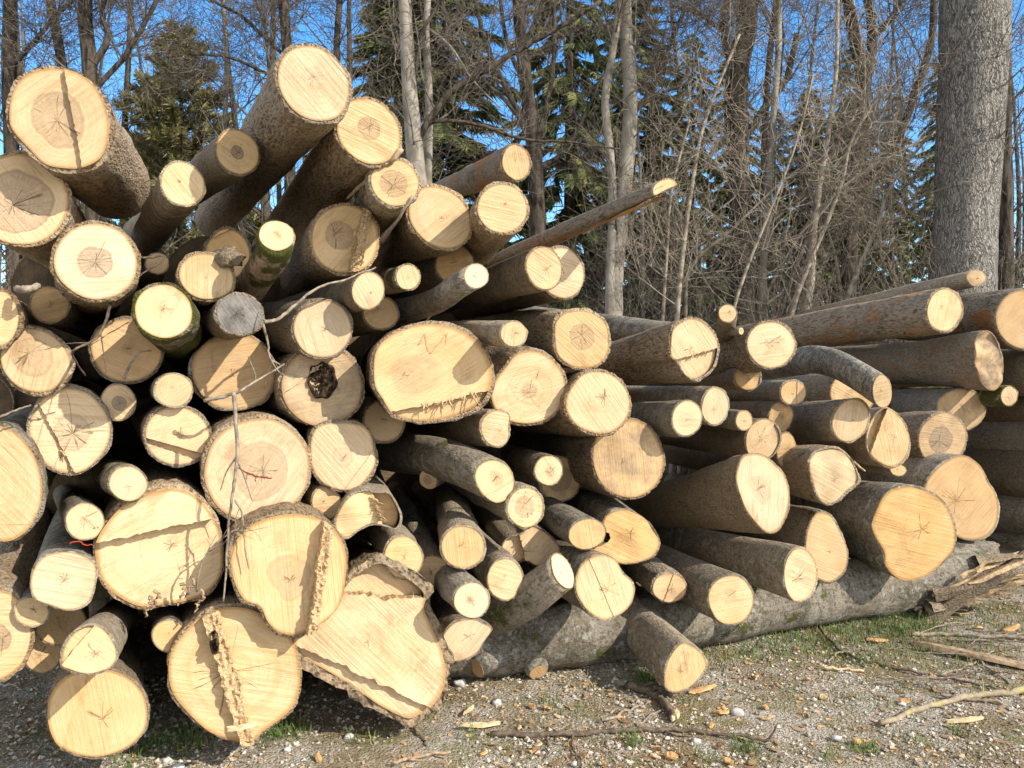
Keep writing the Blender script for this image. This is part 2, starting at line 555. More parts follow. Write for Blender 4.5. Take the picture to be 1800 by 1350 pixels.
    fo['stain'] = rg.choice((0., .15, .3, .5, .7))
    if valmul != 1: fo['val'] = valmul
    if satmul != 1: fo['sat'] = satmul
    tone += rg.uniform(-.08, .08)
    for k, v in dict(heart=heart if heart else -.3, heart_dark=hd, tone=tone, grey=grey, checks=checks * rg.choice((.45, .75, 1., 1.15)),
                     saw=rg.uniform(0, 3.1) if saw is None else R(saw)).items(): fo[k] = float(v)
    # ---- branch stubs: (px,py,r_px,dirx,diry,len)  a sawn-off limb on the side
    for (sx, sy, dz, sr, vx, vy, ln) in stubs:
        b0 = at(sx, sy, p0.y + dz)
        k = (p0.y + dz) / F
        dv = Vector((vx, 0, -vy)) + Vector((0, -.8, 0))
        dv.normalize()
        m2 = MB()
        m2.tube([b0 - dv * ln, b0 - dv * .01, b0], [sr * k * 1.25, sr * k, sr * k * .97], 18)
        so = m2.build('branch_stub', BARK, root, inv=inv)
        for kk in ('smooth', 'warm', 'moss', 'lichen', 'dash', 'bare', 'grain'): so[kk] = float(preset.get(kk, 0.0))
        so['seed'] = sd + 3
        so['bright'] = bright
        a = Vector((0, 0, 1)).cross(dv).normalized()
        bq = dv.cross(a)
        pp = [Vector((math.cos(2 * PI * i / 24) * sr * k * .93 * (1 + .05 * math.sin(i)), math.sin(2 * PI * i / 24) * sr * k * .93)) for i in range(24)]
        f2 = face_mesh(pp, sr * k, b0 + dv * .004, dv, a, bq, inv, so, (), rg, None, .002)
        for kk, v in dict(heart=.5, heart_dark=.7, tone=.5, grey=.1, checks=.3, saw=rg.uniform(0, 3), seed=sd + 5, val=.9, sat=1., smear=.3, stain=.3).items(): f2[kk] = float(v)
    # ---- torn splinters sticking out: (px,py,len,count,dx,dy)
    for (sx, sy, ex, ey, ln, cnt, vx, vy) in splinters:
        m3 = MB()
        for i in range(cnt):
            u = rg.random()
            r = ray(sx + (ex - sx) * u, sy + (ey - sy) * u)
            b0 = CAM + r * ((p0 - CAM).dot(nf) / r.dot(nf))
            dv = nf * rg.uniform(.2, .7) + Vector((vx + rg.uniform(-.35, .35), 0, -vy + rg.uniform(-.35, .35)))
            dv.normalize()
            l = ln * rg.uniform(.25, 1)
            w = rg.uniform(.0015, .004)
            m3.tube([b0 - dv * .02, b0 + dv * l * .5, b0 + dv * l + Vector((rg.uniform(-.01, .01), 0, rg.uniform(-.01, .01)))], [w * 1.5, w, w * .2], 4)
        m3.build('splinters', TORN, root, inv=inv, smooth=False)
    return root


def face_mesh(pts, rad, p0, nf, ux, uy, inv, root, chords, rg, pith, rough):
    N = len(pts)
    pieces = [([p.copy() for p in pts], 0.0, False)]

    def to2(px, py):
        r = ray(px, py)
        w = CAM + r * ((p0 - CAM).dot(nf) / r.dot(nf)) - p0
        return Vector((w.dot(ux), w.dot(uy)))
    for ch in chords:
        x1, y1, x2, y2, hx, hy, h = ch[:7]
        jag = ch[7] if len(ch) > 7 else .004
        a, b, hp = to2(x1, y1), to2(x2, y2), to2(hx, hy)
        best = None
        for i, (pc, hh, _t) in enumerate(pieces):
            s = min((q - a).length for q in pc) + min((q - b).length for q in pc)
            if best is None or s < best[0]: best = (s, i)
        pc, hh, _t = pieces[best[1]]
        res = split(pc, a, b, jag, rg)
        if not res: continue
        A, B = res
        ca = sum(A, Vector((0, 0))) / len(A)
        cb = sum(B, Vector((0, 0))) / len(B)
        up = 0 if inside(hp, A) else 1 if inside(hp, B) else 0 if (ca - hp).length < (cb - hp).length else 1
        tn = len(ch) > 8
        pieces[best[1]] = (A, hh + h if up == 0 else hh, tn and up == 0)
        pieces.append((B, hh + h if up == 1 else hh, tn and up == 1))
    pit = to2(*pith) if pith else Vector((rg.uniform(-.2, .2) * rad, rg.uniform(-.2, .2) * rad))
    # distance from pith to outline by angle
    ang = sorted(((math.atan2((p - pit).y, (p - pit).x), (p - pit).length) for p in pts))

    def rho(p):
        v = p - pit
        l = v.length
        if l < 1e-6: return Vector((0, 0))
        a = math.atan2(v.y, v.x)
        lo = ang[-1]; lo = (lo[0] - 2 * PI, lo[1])
        for e in ang:
            if e[0] >= a:
                hi = e; break
            lo = e
        else:
            hi = (ang[0][0] + 2 * PI, ang[0][1])
        u = (a - lo[0]) / max(1e-6, hi[0] - lo[0])
        return v / l * (l / max(1e-4, lo[1] + (hi[1] - lo[1]) * u))
    verts, faces, mats, ring, plane = [], [], [], [], []
    hmin = min(h for _, h, _t in pieces)
    step0 = max(.014, rad / 9)

    def add(p, h):
        w = p0 + ux * p.x + uy * p.y + nf * h
        q = inv @ w
        verts.append((q.x, q.y, q.z))
        r = rho(p)
        ring.append((r.x, r.y)); plane.append((p.x, p.y))
    sd = rg.random() * 50
    for poly, h, torn in pieces:
        n = len(poly)
        V = list(poly)
        step = step0 * (.35 if torn else 1)
        fd = Vector((0, 1))
        if torn:
            far = max(((a - b).length, i, j) for i, a in enumerate(poly) for j, b in enumerate(poly) if j > i)
            fd = (poly[far[1]] - poly[far[2]]).normalized()
        rg2 = rough + (.022 if torn else 0)
        x0, x1 = min(p.x for p in poly), max(p.x for p in poly)
        y0, y1 = min(p.y for p in poly), max(p.y for p in poly)
        yy = y0
        while yy < y1:
            xx = x0
            while xx < x1:
                q = Vector((xx + rg.uniform(-.3, .3) * step, yy + rg.uniform(-.3, .3) * step))
                if inside(q, poly) and min((q - e).length for e in poly) > step * .45: V.append(q)
                xx += step
            yy += step
        try:
            ov, oe, of, *_ = delaunay_2d_cdt(V, [(i, (i + 1) % n) for i in range(n)], [list(range(n))], 1, 1e-6)
        except Exception:
            ov, of = poly, [tuple(range(n))]
        b = len(verts)
        for i, p in enumerate(ov):
            hh = h + rough * noise.noise(Vector((p.x * 9, p.y * 9, sd))) * 1.6 * (1 if rad > .06 else .4)
            if torn and i >= n: 
                al, ac = p.dot(fd), p.x * -fd.y + p.y * fd.x
                hh += .020 * noise.noise(Vector((al * 9, ac * 75, sd))) + .010 * noise.noise(Vector((al * 30, ac * 160, sd))) + rg.uniform(-.004, .003)
            add(p, hh)
        for f in of:
            f = [b + i for i in f]
            A, B, C = (Vector(verts[i]) for i in f[:3])
            nn = (B - A).cross(C - A)
            if nn.dot(inv.to_3x3() @ nf) < 0: f = f[::-1]
            faces.append(tuple(f)); mats.append(1 if torn else 0)
        # skirt of torn wood round the piece
        low = min(hmin, h) - .012
        if h - low > .004:
            b = len(verts)
            lv = 3 if h - hmin > .02 else 1
            for k in range(lv + 1):
                for p in poly:
                    z = h + (low - h) * k / lv
                    jit = 0 if k == 0 else rg.uniform(-.003, .003) * (1 if h - hmin > .008 else 0)
                    add(p + Vector((jit, jit)), z - (.0005 if k == 0 else 0) + rough * noise.noise(Vector((p.x * 9, p.y * 9, sd))) * 1.6 * (1 if k == 0 else 0))
            m = len(poly)
            for k in range(lv):
                for i in range(m):
                    j = (i + 1) % m
                    faces.append((b + k * m + i, b + (k + 1) * m + i, b + (k + 1) * m + j, b + k * m + j)); mats.append(1)
    me = bpy.data.meshes.new('cut_face')
    me.from_pydata(verts, [], faces)
    me.materials.append(CUT); me.materials.append(TORN)
    me.polygons.foreach_set('material_index', mats)
    for nm, src in (('ring', ring), ('plane', plane)):
        uv = me.uv_layers.new(name=nm)
        flat = []
        for l in me.loops: flat.extend(src[l.vertex_index])
        uv.data.foreach_set('uv', flat)
    me.polygons.foreach_set('use_smooth', [m == 0 for m in mats])
    me.update()
    o = bpy.data.objects.new('cut_face', me)
    COL.objects.link(o)
    o.parent = root
    return o
# ------------------------------------------------------------------ the logs of the pile, upper left
log('broad log with a sawn step down its pale face, topmost at far left',
    [(17,210),(21,166),(42,135),(78,122),(117,124),(156,143),(181,177),(192,216),(189,254),(178,279),(156,293),(133,297),(83,290),(50,260),(25,232)],
    d=.12, vp=(400,560), L=1.35, taper=1.02, bark='ash', warm=.6, heart=.55, hd=.5, tone=.45, pith=(100,212), checks=.5, grey=.12,
    chords=[(117,124,146,297,165,210,.022,.006)], bt=.014)
log('thick log with a large grey heart directly under the topmost stepped log', (36,352,84,80,20), d=-.05, vp=(240,560), heart=.7, hd=.7, tone=.4, pith=(22,362), checks=.85, bark='ash')
log('round pale log with a small ringed heart and long cracks below the stepped log', (168,460,73,67,15), d=.16, vp=(150,640), heart=.41, hd=.75, tone=.3, pith=(167,462), checks=1.0, bark='ash')
log('slim log with a small dark heart, wholly shaded by the biggest log above', (417,267,41,35,52), d=-.1, vp=(60,540), heart=.3, hd=1., tone=.45, bark='maple', pith=(418,268))
log('cherry-like log with pale dashes across its bark and a clean round face', (321,323,41,35,45), d=.1, vp=(120,630), heart=.07, tone=.3, bark='cherry', checks=.1, chords=())
log('biggest pale log on top of the pile, pointing up to the right against the trees', (551,146,72,57,52), d=.5, vp=(250,560), L=4.2, heart=0, tone=.2, checks=.35, bark='ash', taper=1.12, warm=.6)
log('second highest log, right of the biggest one, with a small ringed heart', (648,231,62,51,52), d=.3, vp=(330,610), heart=.36, hd=.6, tone=.25, checks=.4, bark='ash', taper=1.1)
log('log with a grey heart and a frayed rim wedged under the second highest log', (694,321,43,40,40), d=.28, vp=(520,560), heart=.58, hd=.5, tone=.35, checks=.75, grey=.12, bark='ash')
log('log whose pale face is half crossed by the shadow of its right neighbour', (774,382,61,48,42), d=.04, vp=(560,560), tone=.2, checks=.25, bark='ash', warm=.9, grey=.1)
log('log with a splintered ridge down its face, centre of the upper pile', (606,421,60,59,75), d=-.06, vp=(400,600), heart=.42, hd=.7, tone=.3, pith=(590,410), checks=.5, bark='ash', warm=.8,
    chords=[(633,372,608,478,655,420,.012,.008),(648,378,632,480,632,430,.05,.008,'t')], splinters=[(640,395,620,465,.05,14,-.2,-.4)])
log('round clean-faced log at the right shoulder of the pile under a slim leaning log', (883,366,44,42,10), d=.34, vp=(720,600), tone=.45, checks=.15, bark='ash', saw=10, warm=.8)
log('slim log with a chipped orange end leaning out over the right shoulder of the pile', (907,286,24,31,-12), d=.1, vp=(560,420), tone=.55, bark='peel', grey=.1, checks=.1, chords=[(905,258,903,315,890,286,.008,.006)])
log('short mossy log with a rounded pale face standing up between the big upper logs', (486,414,31,26,10), d=.34, tone=.5, bark='mossy', heart=.25, hd=.35, path=[(477,450,.1),(450,490,.4),(420,540,.8),(340,620,2.0)], taper=.95)
log('shaded brown log end hidden behind the torn-bark log', (400,447,38,43,0), d=-.35, tone=.75, bark='ash', chords=[(372,420,405,405,385,405,.02,.004)])
log('log with a lump of torn bark clinging to its upper right rim', (363,486,49,40,15), d=.12, tone=.35, bark='ashfine', saw=90, checks=.3, vp=(290,600))
log('small shaded log end behind the twigs between two big upper logs', (276,463,20,18,0), d=-.3, tone=.6, bark='maple', L=2.5)
log('barky log with a dull cracked face, low left of the round pale log', (87,536,34,31,20), d=-.22, vp=(290,660), tone=.6, grey=.25, checks=.8, bark='dark', warm=.6, taper=.9, L=2.2)
log('mossy log with a cracked creamy face poking out above a shaded log', (287,547,51,46,20), d=.33, vp=(420,760), tone=.25, checks=.95, bark='mossy', grey=.05, taper=1.1)
log('shaded log with a small dark stain, half covered by the mossy creamy log', (222,616,62,54,10), d=-.16, tone=.7, grey=.12, bark='dark', chords=[(232,570,168,605,185,580,.01,.004)])
log('log with a fan of heart cracks and diagonal shadow, left below the dull log', (62,634,62,54,25), d=-.04, vp=(150,640), heart=.62, hd=.45, tone=.35, pith=(50,620), checks=1., bark='ash', chords=[(30,588,38,690,15,640,.012,.003)])
log('weathered silver-grey log end with white radial cracks', (421,552,41,34,10), d=.22, tone=.2, grey=1., valmul=.42, satmul=.35, checks=1., bark='dark', L=3)
log('shaded brown log with a strip of sunlight across its face below the grey weathered log', (411,653,73,67,15), d=-.16, vp=(330,640), tone=.75, grey=.2, bark='dark', checks=.4, chords=[(368,590,374,700,355,640,.02,.005)])
log('small log with a dark round heart below the half covered shaded log', (207,707,31,31,0), d=-.12, heart=.42, hd=1., tone=.45, grey=.1, bark='maple')
log('small round log with a grey stain, above the saw-kerfed log', (305,686,33,29,5), d=.06, tone=.25, grey=.15, bark='dark', checks=.4)
log('big log with a torn diagonal step and crack fan, near the left edge', (122,756,70,75,0), d=-.08, vp=(180,640), heart=.45, hd=.45, tone=.45, pith=(128,762), checks=1., bark='ashfine', chords=[(62,705,132,832,70,780,-.016,.005)], splinters=[(110,795,130,828,.02,10,.2,.2)])
log('log with a wide saw kerf across its yellowish face', (312,767,57,51,15), d=.02, tone=.6, bark='ashfine', grey=.15, checks=.3, heart=.12, hd=.5,
    chords=[(254,768,357,798,300,790,-.035,.001),(256,779,347,808,300,805,.03,.001)])
log('very broad mossy-rimmed log cut off by the left edge at mid height', (-2,850,76,100,-8), d=.05, vp=(150,640), tone=.35, grey=.12, checks=.3, bark='mossy', moss=.5, chords=[(-40,915,45,918,0,935,.02,.004)])
log('small lichen-barked log with a pale cracked face, left of the broad ringed log', (225,850,33,30,15), d=.2, vp=(60,760), tone=.25, checks=.9, bark='mossy', lichen=.8, L=2.6)
log('small log with a star of cracks above the clean oval log at lower left', (149,917,34,32,10), d=.15, vp=(60,800), tone=.4, checks=1., bark='beech', warm=.3, L=2.6)
log('broad log with a large ringed heart and a red crack, behind the hanging twig', [(359,835),(365,800),(378,772),(405,750),(440,738),(475,736),(505,750),(530,775),(543,805),(542,840),(533,865),(512,890),(480,912),(447,920),(415,912),(385,893),(367,865)],
    d=.1, vp=(330,620), heart=.55, hd=.42, tone=.3, pith=(462,828), checks=.35, bark='ash', grey=.12)
log('squarish pale log right of the broad ringed log', [(546,800),(549,765),(565,747),(600,743),(635,748),(652,765),(658,795),(659,815),(645,840),(625,858),(598,861),(570,850),(552,828)],
    d=.08, vp=(480,640), heart=.3, hd=.25, tone=.35, saw=50, checks=.25, bark='ash', chords=[(603,860,657,790,645,840,.006,.001)])
log('little oval log squeezed beneath the squarish pale log', (574,884,25,29,-10), d=.05, tone=.35, bark='maple', checks=.3)
log('huge pale log with a torn flange across its top, lower left of the pile',
    [(168,985),(170,950),(190,915),(225,880),(270,862),(310,858),(345,872),(372,905),(388,945),(391,990),(385,1015),(365,1040),(330,1055),(290,1062),(250,1066),(220,1055),(190,1035),(174,1012)],
    d=.12, vp=(270,650), tone=.18, checks=.15, bark='ash', warm=.8, rough=.006, chords=[(172,952,385,900,270,880,.05,.007)], splinters=[(185,935,235,915,.03,16,.3,.5)])
log('huge log with a torn vertical ledge along the right of its face, lower centre-left',
    [(405,985),(412,955),(440,925),(480,908),(525,904),(565,914),(590,935),(604,965),(606,1000),(600,1040),(590,1068),(562,1092),(545,1106),(515,1116),(488,1110),(470,1092),(457,1066),(430,1055),(413,1025)],
    d=.34, vp=(380,640), tone=.5, heart=.38, hd=.35, pith=(510,1020), saw=85, checks=.35, bark='ash', warm=.9, chords=[(566,917,538,1104,590,1000,.035,.008),(580,925,553,1098,566,1000,.03,.006,'t')], splinters=[(568,940,548,1090,.04,50,-.3,.5)])
log('clean oval log with a dark scratch on its cream face at lower left', [(54,1028),(60,1000),(78,979),(105,971),(135,973),(163,988),(169,1010),(161,1048),(148,1065),(120,1072),(90,1064),(62,1052)],
    d=.2, vp=(150,760), tone=.3, checks=.3, bark='beech', grey=.05)
log('small half shaded log tucked under the clean oval log', (55,1076,30,25,10), d=.12, vp=(30,820), tone=.35, bark='beech', taper=1.15)
log('grey log with a two-plane slanted end, leaning down at lower left', [(108,1168),(112,1140),(128,1115),(150,1101),(168,1100),(184,1109),(200,1133),(204,1155),(194,1172),(172,1181),(150,1184),(122,1176)],
    d=.55, vp=(300,960), L=2.2, tone=.5, heart=.15, hd=.4, pith=(168,1150), bark='cherry', dash=.5, warm=.4, checks=.6, chords=[(110,1168,166,1100,125,1130,-.02,.003)])
log('short round stub with an orange face under the huge flanged log', (297,1118,29,28,0), d=.16, vp=(310,900), L=2.0, tone=.85, bark='beech', warm=.5, checks=.1)
log('shaded log end lying behind the two-plane grey log', (106,1097,46,36,-10), d=-.2, tone=.5, bark='beech', L=2.5)
log('shaded log end deep below the small half shaded log', (74,1146,33,37,0), d=-.25, tone=.55, bark='beech', L=2.5)
log('log at the lowest left edge of the view, mostly outside it', (-10,1116,64,80,0), d=.1, tone=.4, bark='ash', vp=(120,640), heart=.3)
log('lowest log at the left, on the ground, with a slanting crack and step', [(85,1265),(88,1225),(108,1195),(140,1178),(185,1177),(222,1190),(248,1215),(258,1245),(255,1280),(235,1305),(205,1322),(165,1330),(125,1322),(98,1302)],
    d=.22, vp=(200,900), tone=.6, bark='mossy', moss=.45, checks=.4, heart=0, saw=80, chords=[(158,1180,104,1318,95,1250,.018,.005)])
log('huge bottom log with a rotten torn ridge through its face, on the ground',
    [(297,1190),(300,1150),(325,1110),(360,1080),(400,1067),(440,1070),(472,1088),(508,1118),(522,1150),(527,1195),(518,1235),(495,1260),(462,1283),(440,1303),(405,1300),(368,1285),(330,1252),(306,1222)],
    d=.26, vp=(350,800), tone=.4, pith=(400,1180), checks=.8, bark='ash', warm=.7, rough=.006,
    chords=[(355,1084,427,1303,440,1180,.012,.010),(380,1074,444,1300,398,1180,.035,.016,'t')], splinters=[(375,1110,432,1290,.06,90,.25,.5)])
log('massive five-sided butt log with thick reddish bark, bottom centre on the ground',
    [(516,1122),(536,1106),(560,1091),(586,1067),(602,1038),(618,1018),(642,999),(672,989),(702,1006),(736,1030),(747,1047),(743,1068),(756,1100),(772,1136),(780,1172),(777,1203),(762,1230),(735,1255),(713,1261),(672,1242),(630,1214),(576,1179),(536,1158),(519,1139)],
    d=.28, vp=(560,850), L=3.6, tone=.42, bark='oak', checks=.25, rough=.012, taper=.75, grey=.08,
    chords=[(517,1130,752,1243,650,1120,.032,.008),(598,1045,748,1050,675,1015,-.10,.014)], splinters=[(610,1045,740,1055,.03,14,0,-.6)])

# ------------------------------------------------------------------ middle
log('pale log with a chipped right rim right of the weathered grey log end', (566,578,51,50,15), d=.12, vp=(160,560), tone=.25, grey=.2, checks=.2, bark='ashfine', lichen=.4)
log('log with a black rotten hollow in its scarred face', (566,679,70,70,0), d=.02, tone=.45, grey=.55, bark='ash', checks=.5, saw=170, rough=.012, chords=[(500,690,600,615,520,640,.012,.006),(510,725,600,738,560,745,.02,.004)])
log('small log with a frayed face lying over the chipped pale log', (647,511,28,32,10), d=.25, vp=(200,620), tone=.4, grey=.1, bark='maple', checks=.4)
log('shaded small log under the frayed one, with one sunny corner', (669,550,31,28,20), d=-.22, tone=.55, bark='maple', checks=.5)
log('little yellow-mossed log with a bright face, under the splintered ridge log', (717,487,21,22,10), d=.12, vp=(380,580), tone=.25, bark='mossy', L=2.2)
log('bent dark log rising to a bright round end in the upper middle of the pile', (837,485,21,21,0), d=.28, tone=.25, bark='spot', path=[(800,506,.12),(765,530,.3),(700,548,.7),(560,575,1.9)], taper=1.3)
log('shaded tan log face peeping from behind the bent dark log', (800,465,33,34,0), d=-.35, tone=.6, bark='ashfine', checks=.5)
log('ringed-bark log with a frayed bright face at the right shoulder', (956,471,30,37,-15), d=.22, vp=(420,640), tone=.25, bark='cherry', dash=.4, grey=.18, checks=.4)
log('round log peeping from behind the ringed-bark log at the right shoulder', (989,480,37,45,-10), d=-.12, vp=(500,640), tone=.25, bark='ashfine', checks=.1)
log('small log with a round clean end, above the three-cornered log', (903,587,23,22,0), d=.52, vp=(420,570), tone=.5, bark='peel', L=2.6)
log('largest oval log mid-pile with a frayed lower lip and red scribble', [(657,650),(660,620),(675,598),(705,580),(745,570),(785,573),(820,587),(848,612),(863,645),(864,675),(850,705),(825,722),(790,735),(745,741),(715,737),(690,728),(672,700),(660,680)],
    d=.3, vp=(600,640), tone=.55, heart=.4, hd=.25, pith=(710,660), saw=150, checks=.25, bark='ash', warm=.8, grey=.12, chords=[(688,727,860,688,775,735,-.03,.007)], splinters=[(740,712,850,690,.045,30,-.1,.4),(825,690,840,690,.14,2,.4,.8)])
log('three-cornered log with rounded edges right of the largest oval log', [(865,705),(864,690),(872,668),(889,645),(908,622),(940,617),(969,631),(989,658),(994,689),(983,717),(961,736),(931,744),(897,740),(875,725)],
    d=.05, vp=(560,480), tone=.25, heart=.2, hd=.5, pith=(930,690), checks=.6, bark='ash')
log('squarish log with a brown swirled heart, right of the small clean-ended log', [(976,600),(976,570),(990,552),(1020,546),(1045,552),(1065,570),(1070,598),(1068,620),(1050,642),(1020,647),(995,638),(980,622)],
    d=.1, vp=(540,560), tone=.35, heart=.45, hd=.55, saw=40, checks=.7, bark='ash')
log('round log with a small notch in its cracked face below the squarish swirled log', (1051,708,55,55,0), d=.18, vp=(560,740), tone=.28, checks=.9, heart=.12, hd=.4, bark='ash')
log('small log with a lumpy bright end under the largest oval log', [(846,755),(850,735),(865,723),(880,722),(895,730),(893,750),(894,765),(888,780),(872,785),(855,776)], d=.2, vp=(500,740), tone=.25, bark='peel', bare=.25, checks=.3)
log('shaded log with a bright edge between the squarish log and the largest oval log', (675,740,35,37,0), d=-.22, tone=.5, bark='ashfine', checks=.3)
log('bent grey log with a sawn-off side branch and a cut line across its bright face', [(836,845),(838,825),(852,812),(872,810),(892,820),(902,840),(900,862),(888,878),(870,883),(850,870)],
    d=.28, tone=.2, heart=.36, hd=.45, pith=(873,838), bark='spot', checks=.5, path=[(805,815,.2),(760,803,.45),(700,795,.9),(560,780,2.0)], taper=1.25, chords=[(848,873,903,845,885,870,.006,.003)], stubs=[(753,843,.32,19,-.35,.25,.12)])
log('small dark-barked log with a round bright face, right of the bent grey log', (964,827,24,26,0), d=.18, vp=(680,720), tone=.2, heart=.35, hd=.4, bark='dark', checks=.5)
log('shaded pinkish log face behind the small dark-barked log', (985,843,35,39,10), d=-.3, tone=.55, heart=.6, hd=.7, bark='dark')
log('log with a grey cracked heart below the bent grey log', (924,892,31,35,0), d=.3, vp=(500,690), tone=.2, heart=.55, hd=.55, bark='mossy', moss=.35, checks=.9)
log('upright-leaning log with a peeled patch of bark and a broad tan face', (814,962,38,37,0), d=.34, vp=(745,700), tone=.55, bark='spot', lichen=.5, saw=85, checks=.5, L=3)
log('log with a deep broken notch in its end, below the squarish pale log', [(589,922),(594,902),(606,882),(620,870),(640,863),(658,866),(683,868),(698,890),(704,911),(696,929),(676,924),(652,922),(634,929),(612,945),(594,938)],
    d=.3, vp=(640,740), L=3, tone=.3, bark='maple', rough=.02, checks=.1, chords=[(655,864,672,926,690,890,-.07,.008)], splinters=[(655,870,670,915,.04,24,.5,0)])
log('log with saw lines across its face, right of the massive butt log', (709,980,33,37,-10), d=.24, vp=(480,660), tone=.55, saw=0, bark='maple', checks=.3, grey=.12)
log('small log pressed between the saw-lined log and the upright-leaning log', (760,1003,27,26,-10), d=.14, vp=(600,660), tone=.5, bark='dark', checks=.4)
log('rough-barked log with a bright starred face low in the middle', (829,1055,31,31,0), d=.5, vp=(470,700), tone=.2, heart=.22, hd=.4, bark='beech', smooth=.5, grain=45., checks=.6)
log('grey smooth log with a small cross of cracks, right of the rough-barked log', (888,1019,31,36,0), d=.28, vp=(540,640), tone=.22, bark='beech', warm=.4, checks=.45)
log('broken-faced log wedged behind the olive branch', [(883,961),(895,945),(914,940),(931,925),(950,930),(970,946),(985,968),(975,980),(955,990),(940,992),(925,984),(905,990),(888,980)], d=.0, tone=.45, rough=.02, bark='maple', vp=(600,640), chords=[(912,940,922,986,895,965,-.03,.006)], splinters=[(915,945,922,985,.02,8,.2,0)])
log('olive mossy branch bent across the lower middle, its small end split in two', (988,1004,17,33,-22), d=.42, tone=.25, bark='mossy', moss=.5, warm=.4, smooth=.7, path=[(950,1035,.05),(905,1065,.14),(850,1085,.3),(700,1110,.9)], taper=1.6, chords=[(972,985,1003,1030,978,1010,.006,.002)])
log('round log with a cross of cracks in the lower middle, over the long bottom log', [(1012,1030),(1018,1000),(1035,982),(1060,975),(1082,985),(1095,1008),(1112,1025),(1113,1050),(1100,1072),(1080,1084),(1060,1089),(1035,1075),(1018,1052)],
    d=.4, vp=(540,780), tone=.4, bark='beech', warm=.5, checks=.6, chords=[(1035,985,1080,1084,1090,1030,.003,.001)])
log('log with a brown saw-lined face left of the orange hollow log', (1032,939,33,26,-12), d=.3, vp=(560,660), tone=.8, grey=.35, saw=80, bark='beech', warm=.35, checks=.1)
log('orange log with a small black hollow at its left', [(1040,972),(1052,955),(1058,930),(1065,908),(1085,897),(1112,899),(1137,915),(1153,938),(1159,955),(1150,975),(1128,986),(1100,991),(1070,984)],
    d=.12, vp=(700,640), tone=.8, bark='beech', warm=.4, checks=.5, rough=.012)
log('big log with a rough grey-brown scarred face, right of centre', [(1043,800),(1048,770),(1063,750),(1090,738),(1120,740),(1145,757),(1160,785),(1166,810),(1160,840),(1142,862),(1115,874),(1085,870),(1058,850),(1046,825)],
    d=.12, vp=(600,760), tone=.6, grey=.75, saw=85, bark='ash', checks=.2)
log('brown flaring log with a cream oblong face slanting at right of centre', [(1303,807),(1314,799),(1330,798),(1346,803),(1361,816),(1377,833),(1386,860),(1386,889),(1379,911),(1368,931),(1354,937),(1341,931),(1328,918),(1314,900),(1304,878),(1297,856),(1295,835)],
    d=.38, vp=(620,960), L=3, tone=.15, heart=.35, hd=.2, bark='maple', smooth=.35, warm=.75, grain=100., taper=.62, checks=.4, grey=.08, lichen=0.0, moss=0.0)

# ------------------------------------------------------------------ right part
log('rough-barked log with a stepped bright face right of the squarish swirled log', [(1179,604),(1183,580),(1197,567),(1214,560),(1234,566),(1250,580),(1261,600),(1261,622),(1254,644),(1241,658),(1226,666),(1210,662),(1199,649),(1192,633),(1181,627)],
    d=.3, vp=(640,720), tone=.18, bark='ash', warm=.5, checks=.3, chords=[(1190,632,1261,612,1225,645,-.02,.004)], splinters=[(1200,628,1255,614,.02,12,0,.3)])
log('slim upright log with a rosy end standing at the top right of centre', (1279,551,16,15,0), d=.2, vp=(1240,900), L=.9, tone=.35, bark='dark', warm=.6, stubs=[(1302,582,0.02,6.5,.5,0,.06)])
log('round pale log with a vertical crack, under the slim upright log', (1355,606,42,40,20), d=.22, vp=(820,740), tone=.3, bark='ash', warm=.4, checks=.6, heart=.2, hd=.2)
log('rough brown broken end between the stepped bright log and the round cracked log', (1314,663,23,22,0), d=-.05, vp=(900,670), tone=.8, grey=.8, bark='dark', rough=.02)
log('smooth log with a bright oval end, left of the half-shaded dark-faced log', (1207,735,25,31,10), d=.28, vp=(560,740), tone=.2, bark='spot', checks=.3)
log('log with a dark half-shaded face, right one of the pair below the stepped bright log', (1257,714,23,33,5), d=.12, vp=(560,660), tone=.25, bark='spot', lichen=1., grey=.1)
log('thin log with a small rosy end beside the half-shaded pair', (1308,739,14,17,0), d=.1, vp=(800,680), tone=.4, bark='maple')
log('dark log end streaked with mould, behind the thin rosy log', (1372,733,20,28,15), d=-.2, vp=(900,700), tone=.7, grey=1., bark='dark', lichen=.6)
log('small shaded log end with one vertical split, right of the broken brown end', (1394,690,22,21,0), d=-.15, tone=.7, vp=(900,690), bark='dark', checks=.3, chords=[(1402,671,1402,710,1410,690,.004,.001)])
log('brown log with a two-tone rough face above the cream oblong log', (1341,773,30,36,15), d=.05, vp=(760,720), tone=.5, grey=.4, bark='maple', lichen=.1, chords=[(1363,742,1330,808,1360,785,-.012,.001)])
log('shaded log end tucked right of the two-tone face', (1382,791,17,31,0), d=-.12, vp=(900,700), tone=.4, bark='maple')
log('bent silver-grey branch arching over the right part, with a slanted end', (1551,688,16,29,-5), d=.25, tone=.35, bark='beech', lichen=.9, moss=.3, path=[(1515,665,.1),(1475,643,.3),(1430,632,.6),(1380,640,1.0),(1250,660,2.3)], taper=.95)
log('dark rough log with a rounded cream face below the bent silver branch', (1495,739,31,38,25), d=.1, vp=(900,740), tone=.35, bark='dark', lichen=.5, checks=.1)
log('log with a split yellow face under the bent silver branch', [(1524,772),(1530,745),(1545,724),(1560,717),(1576,728),(1590,745),(1598,770),(1595,795),(1585,812),(1568,820),(1548,814),(1530,798)],
    d=.08, vp=(980,760), tone=.4, bark='peel', checks=.6, grey=.12, chords=[(1560,718,1528,798,1535,750,-.04,.004)])
log('dark furrowed log with a grey-stained heart at right of the split yellow log', (1657,772,41,47,15), d=-.15, vp=(1000,740), tone=.6, heart=.5, hd=.8, grey=.4, bark='ash', warm=.2, pith=(1650,775))
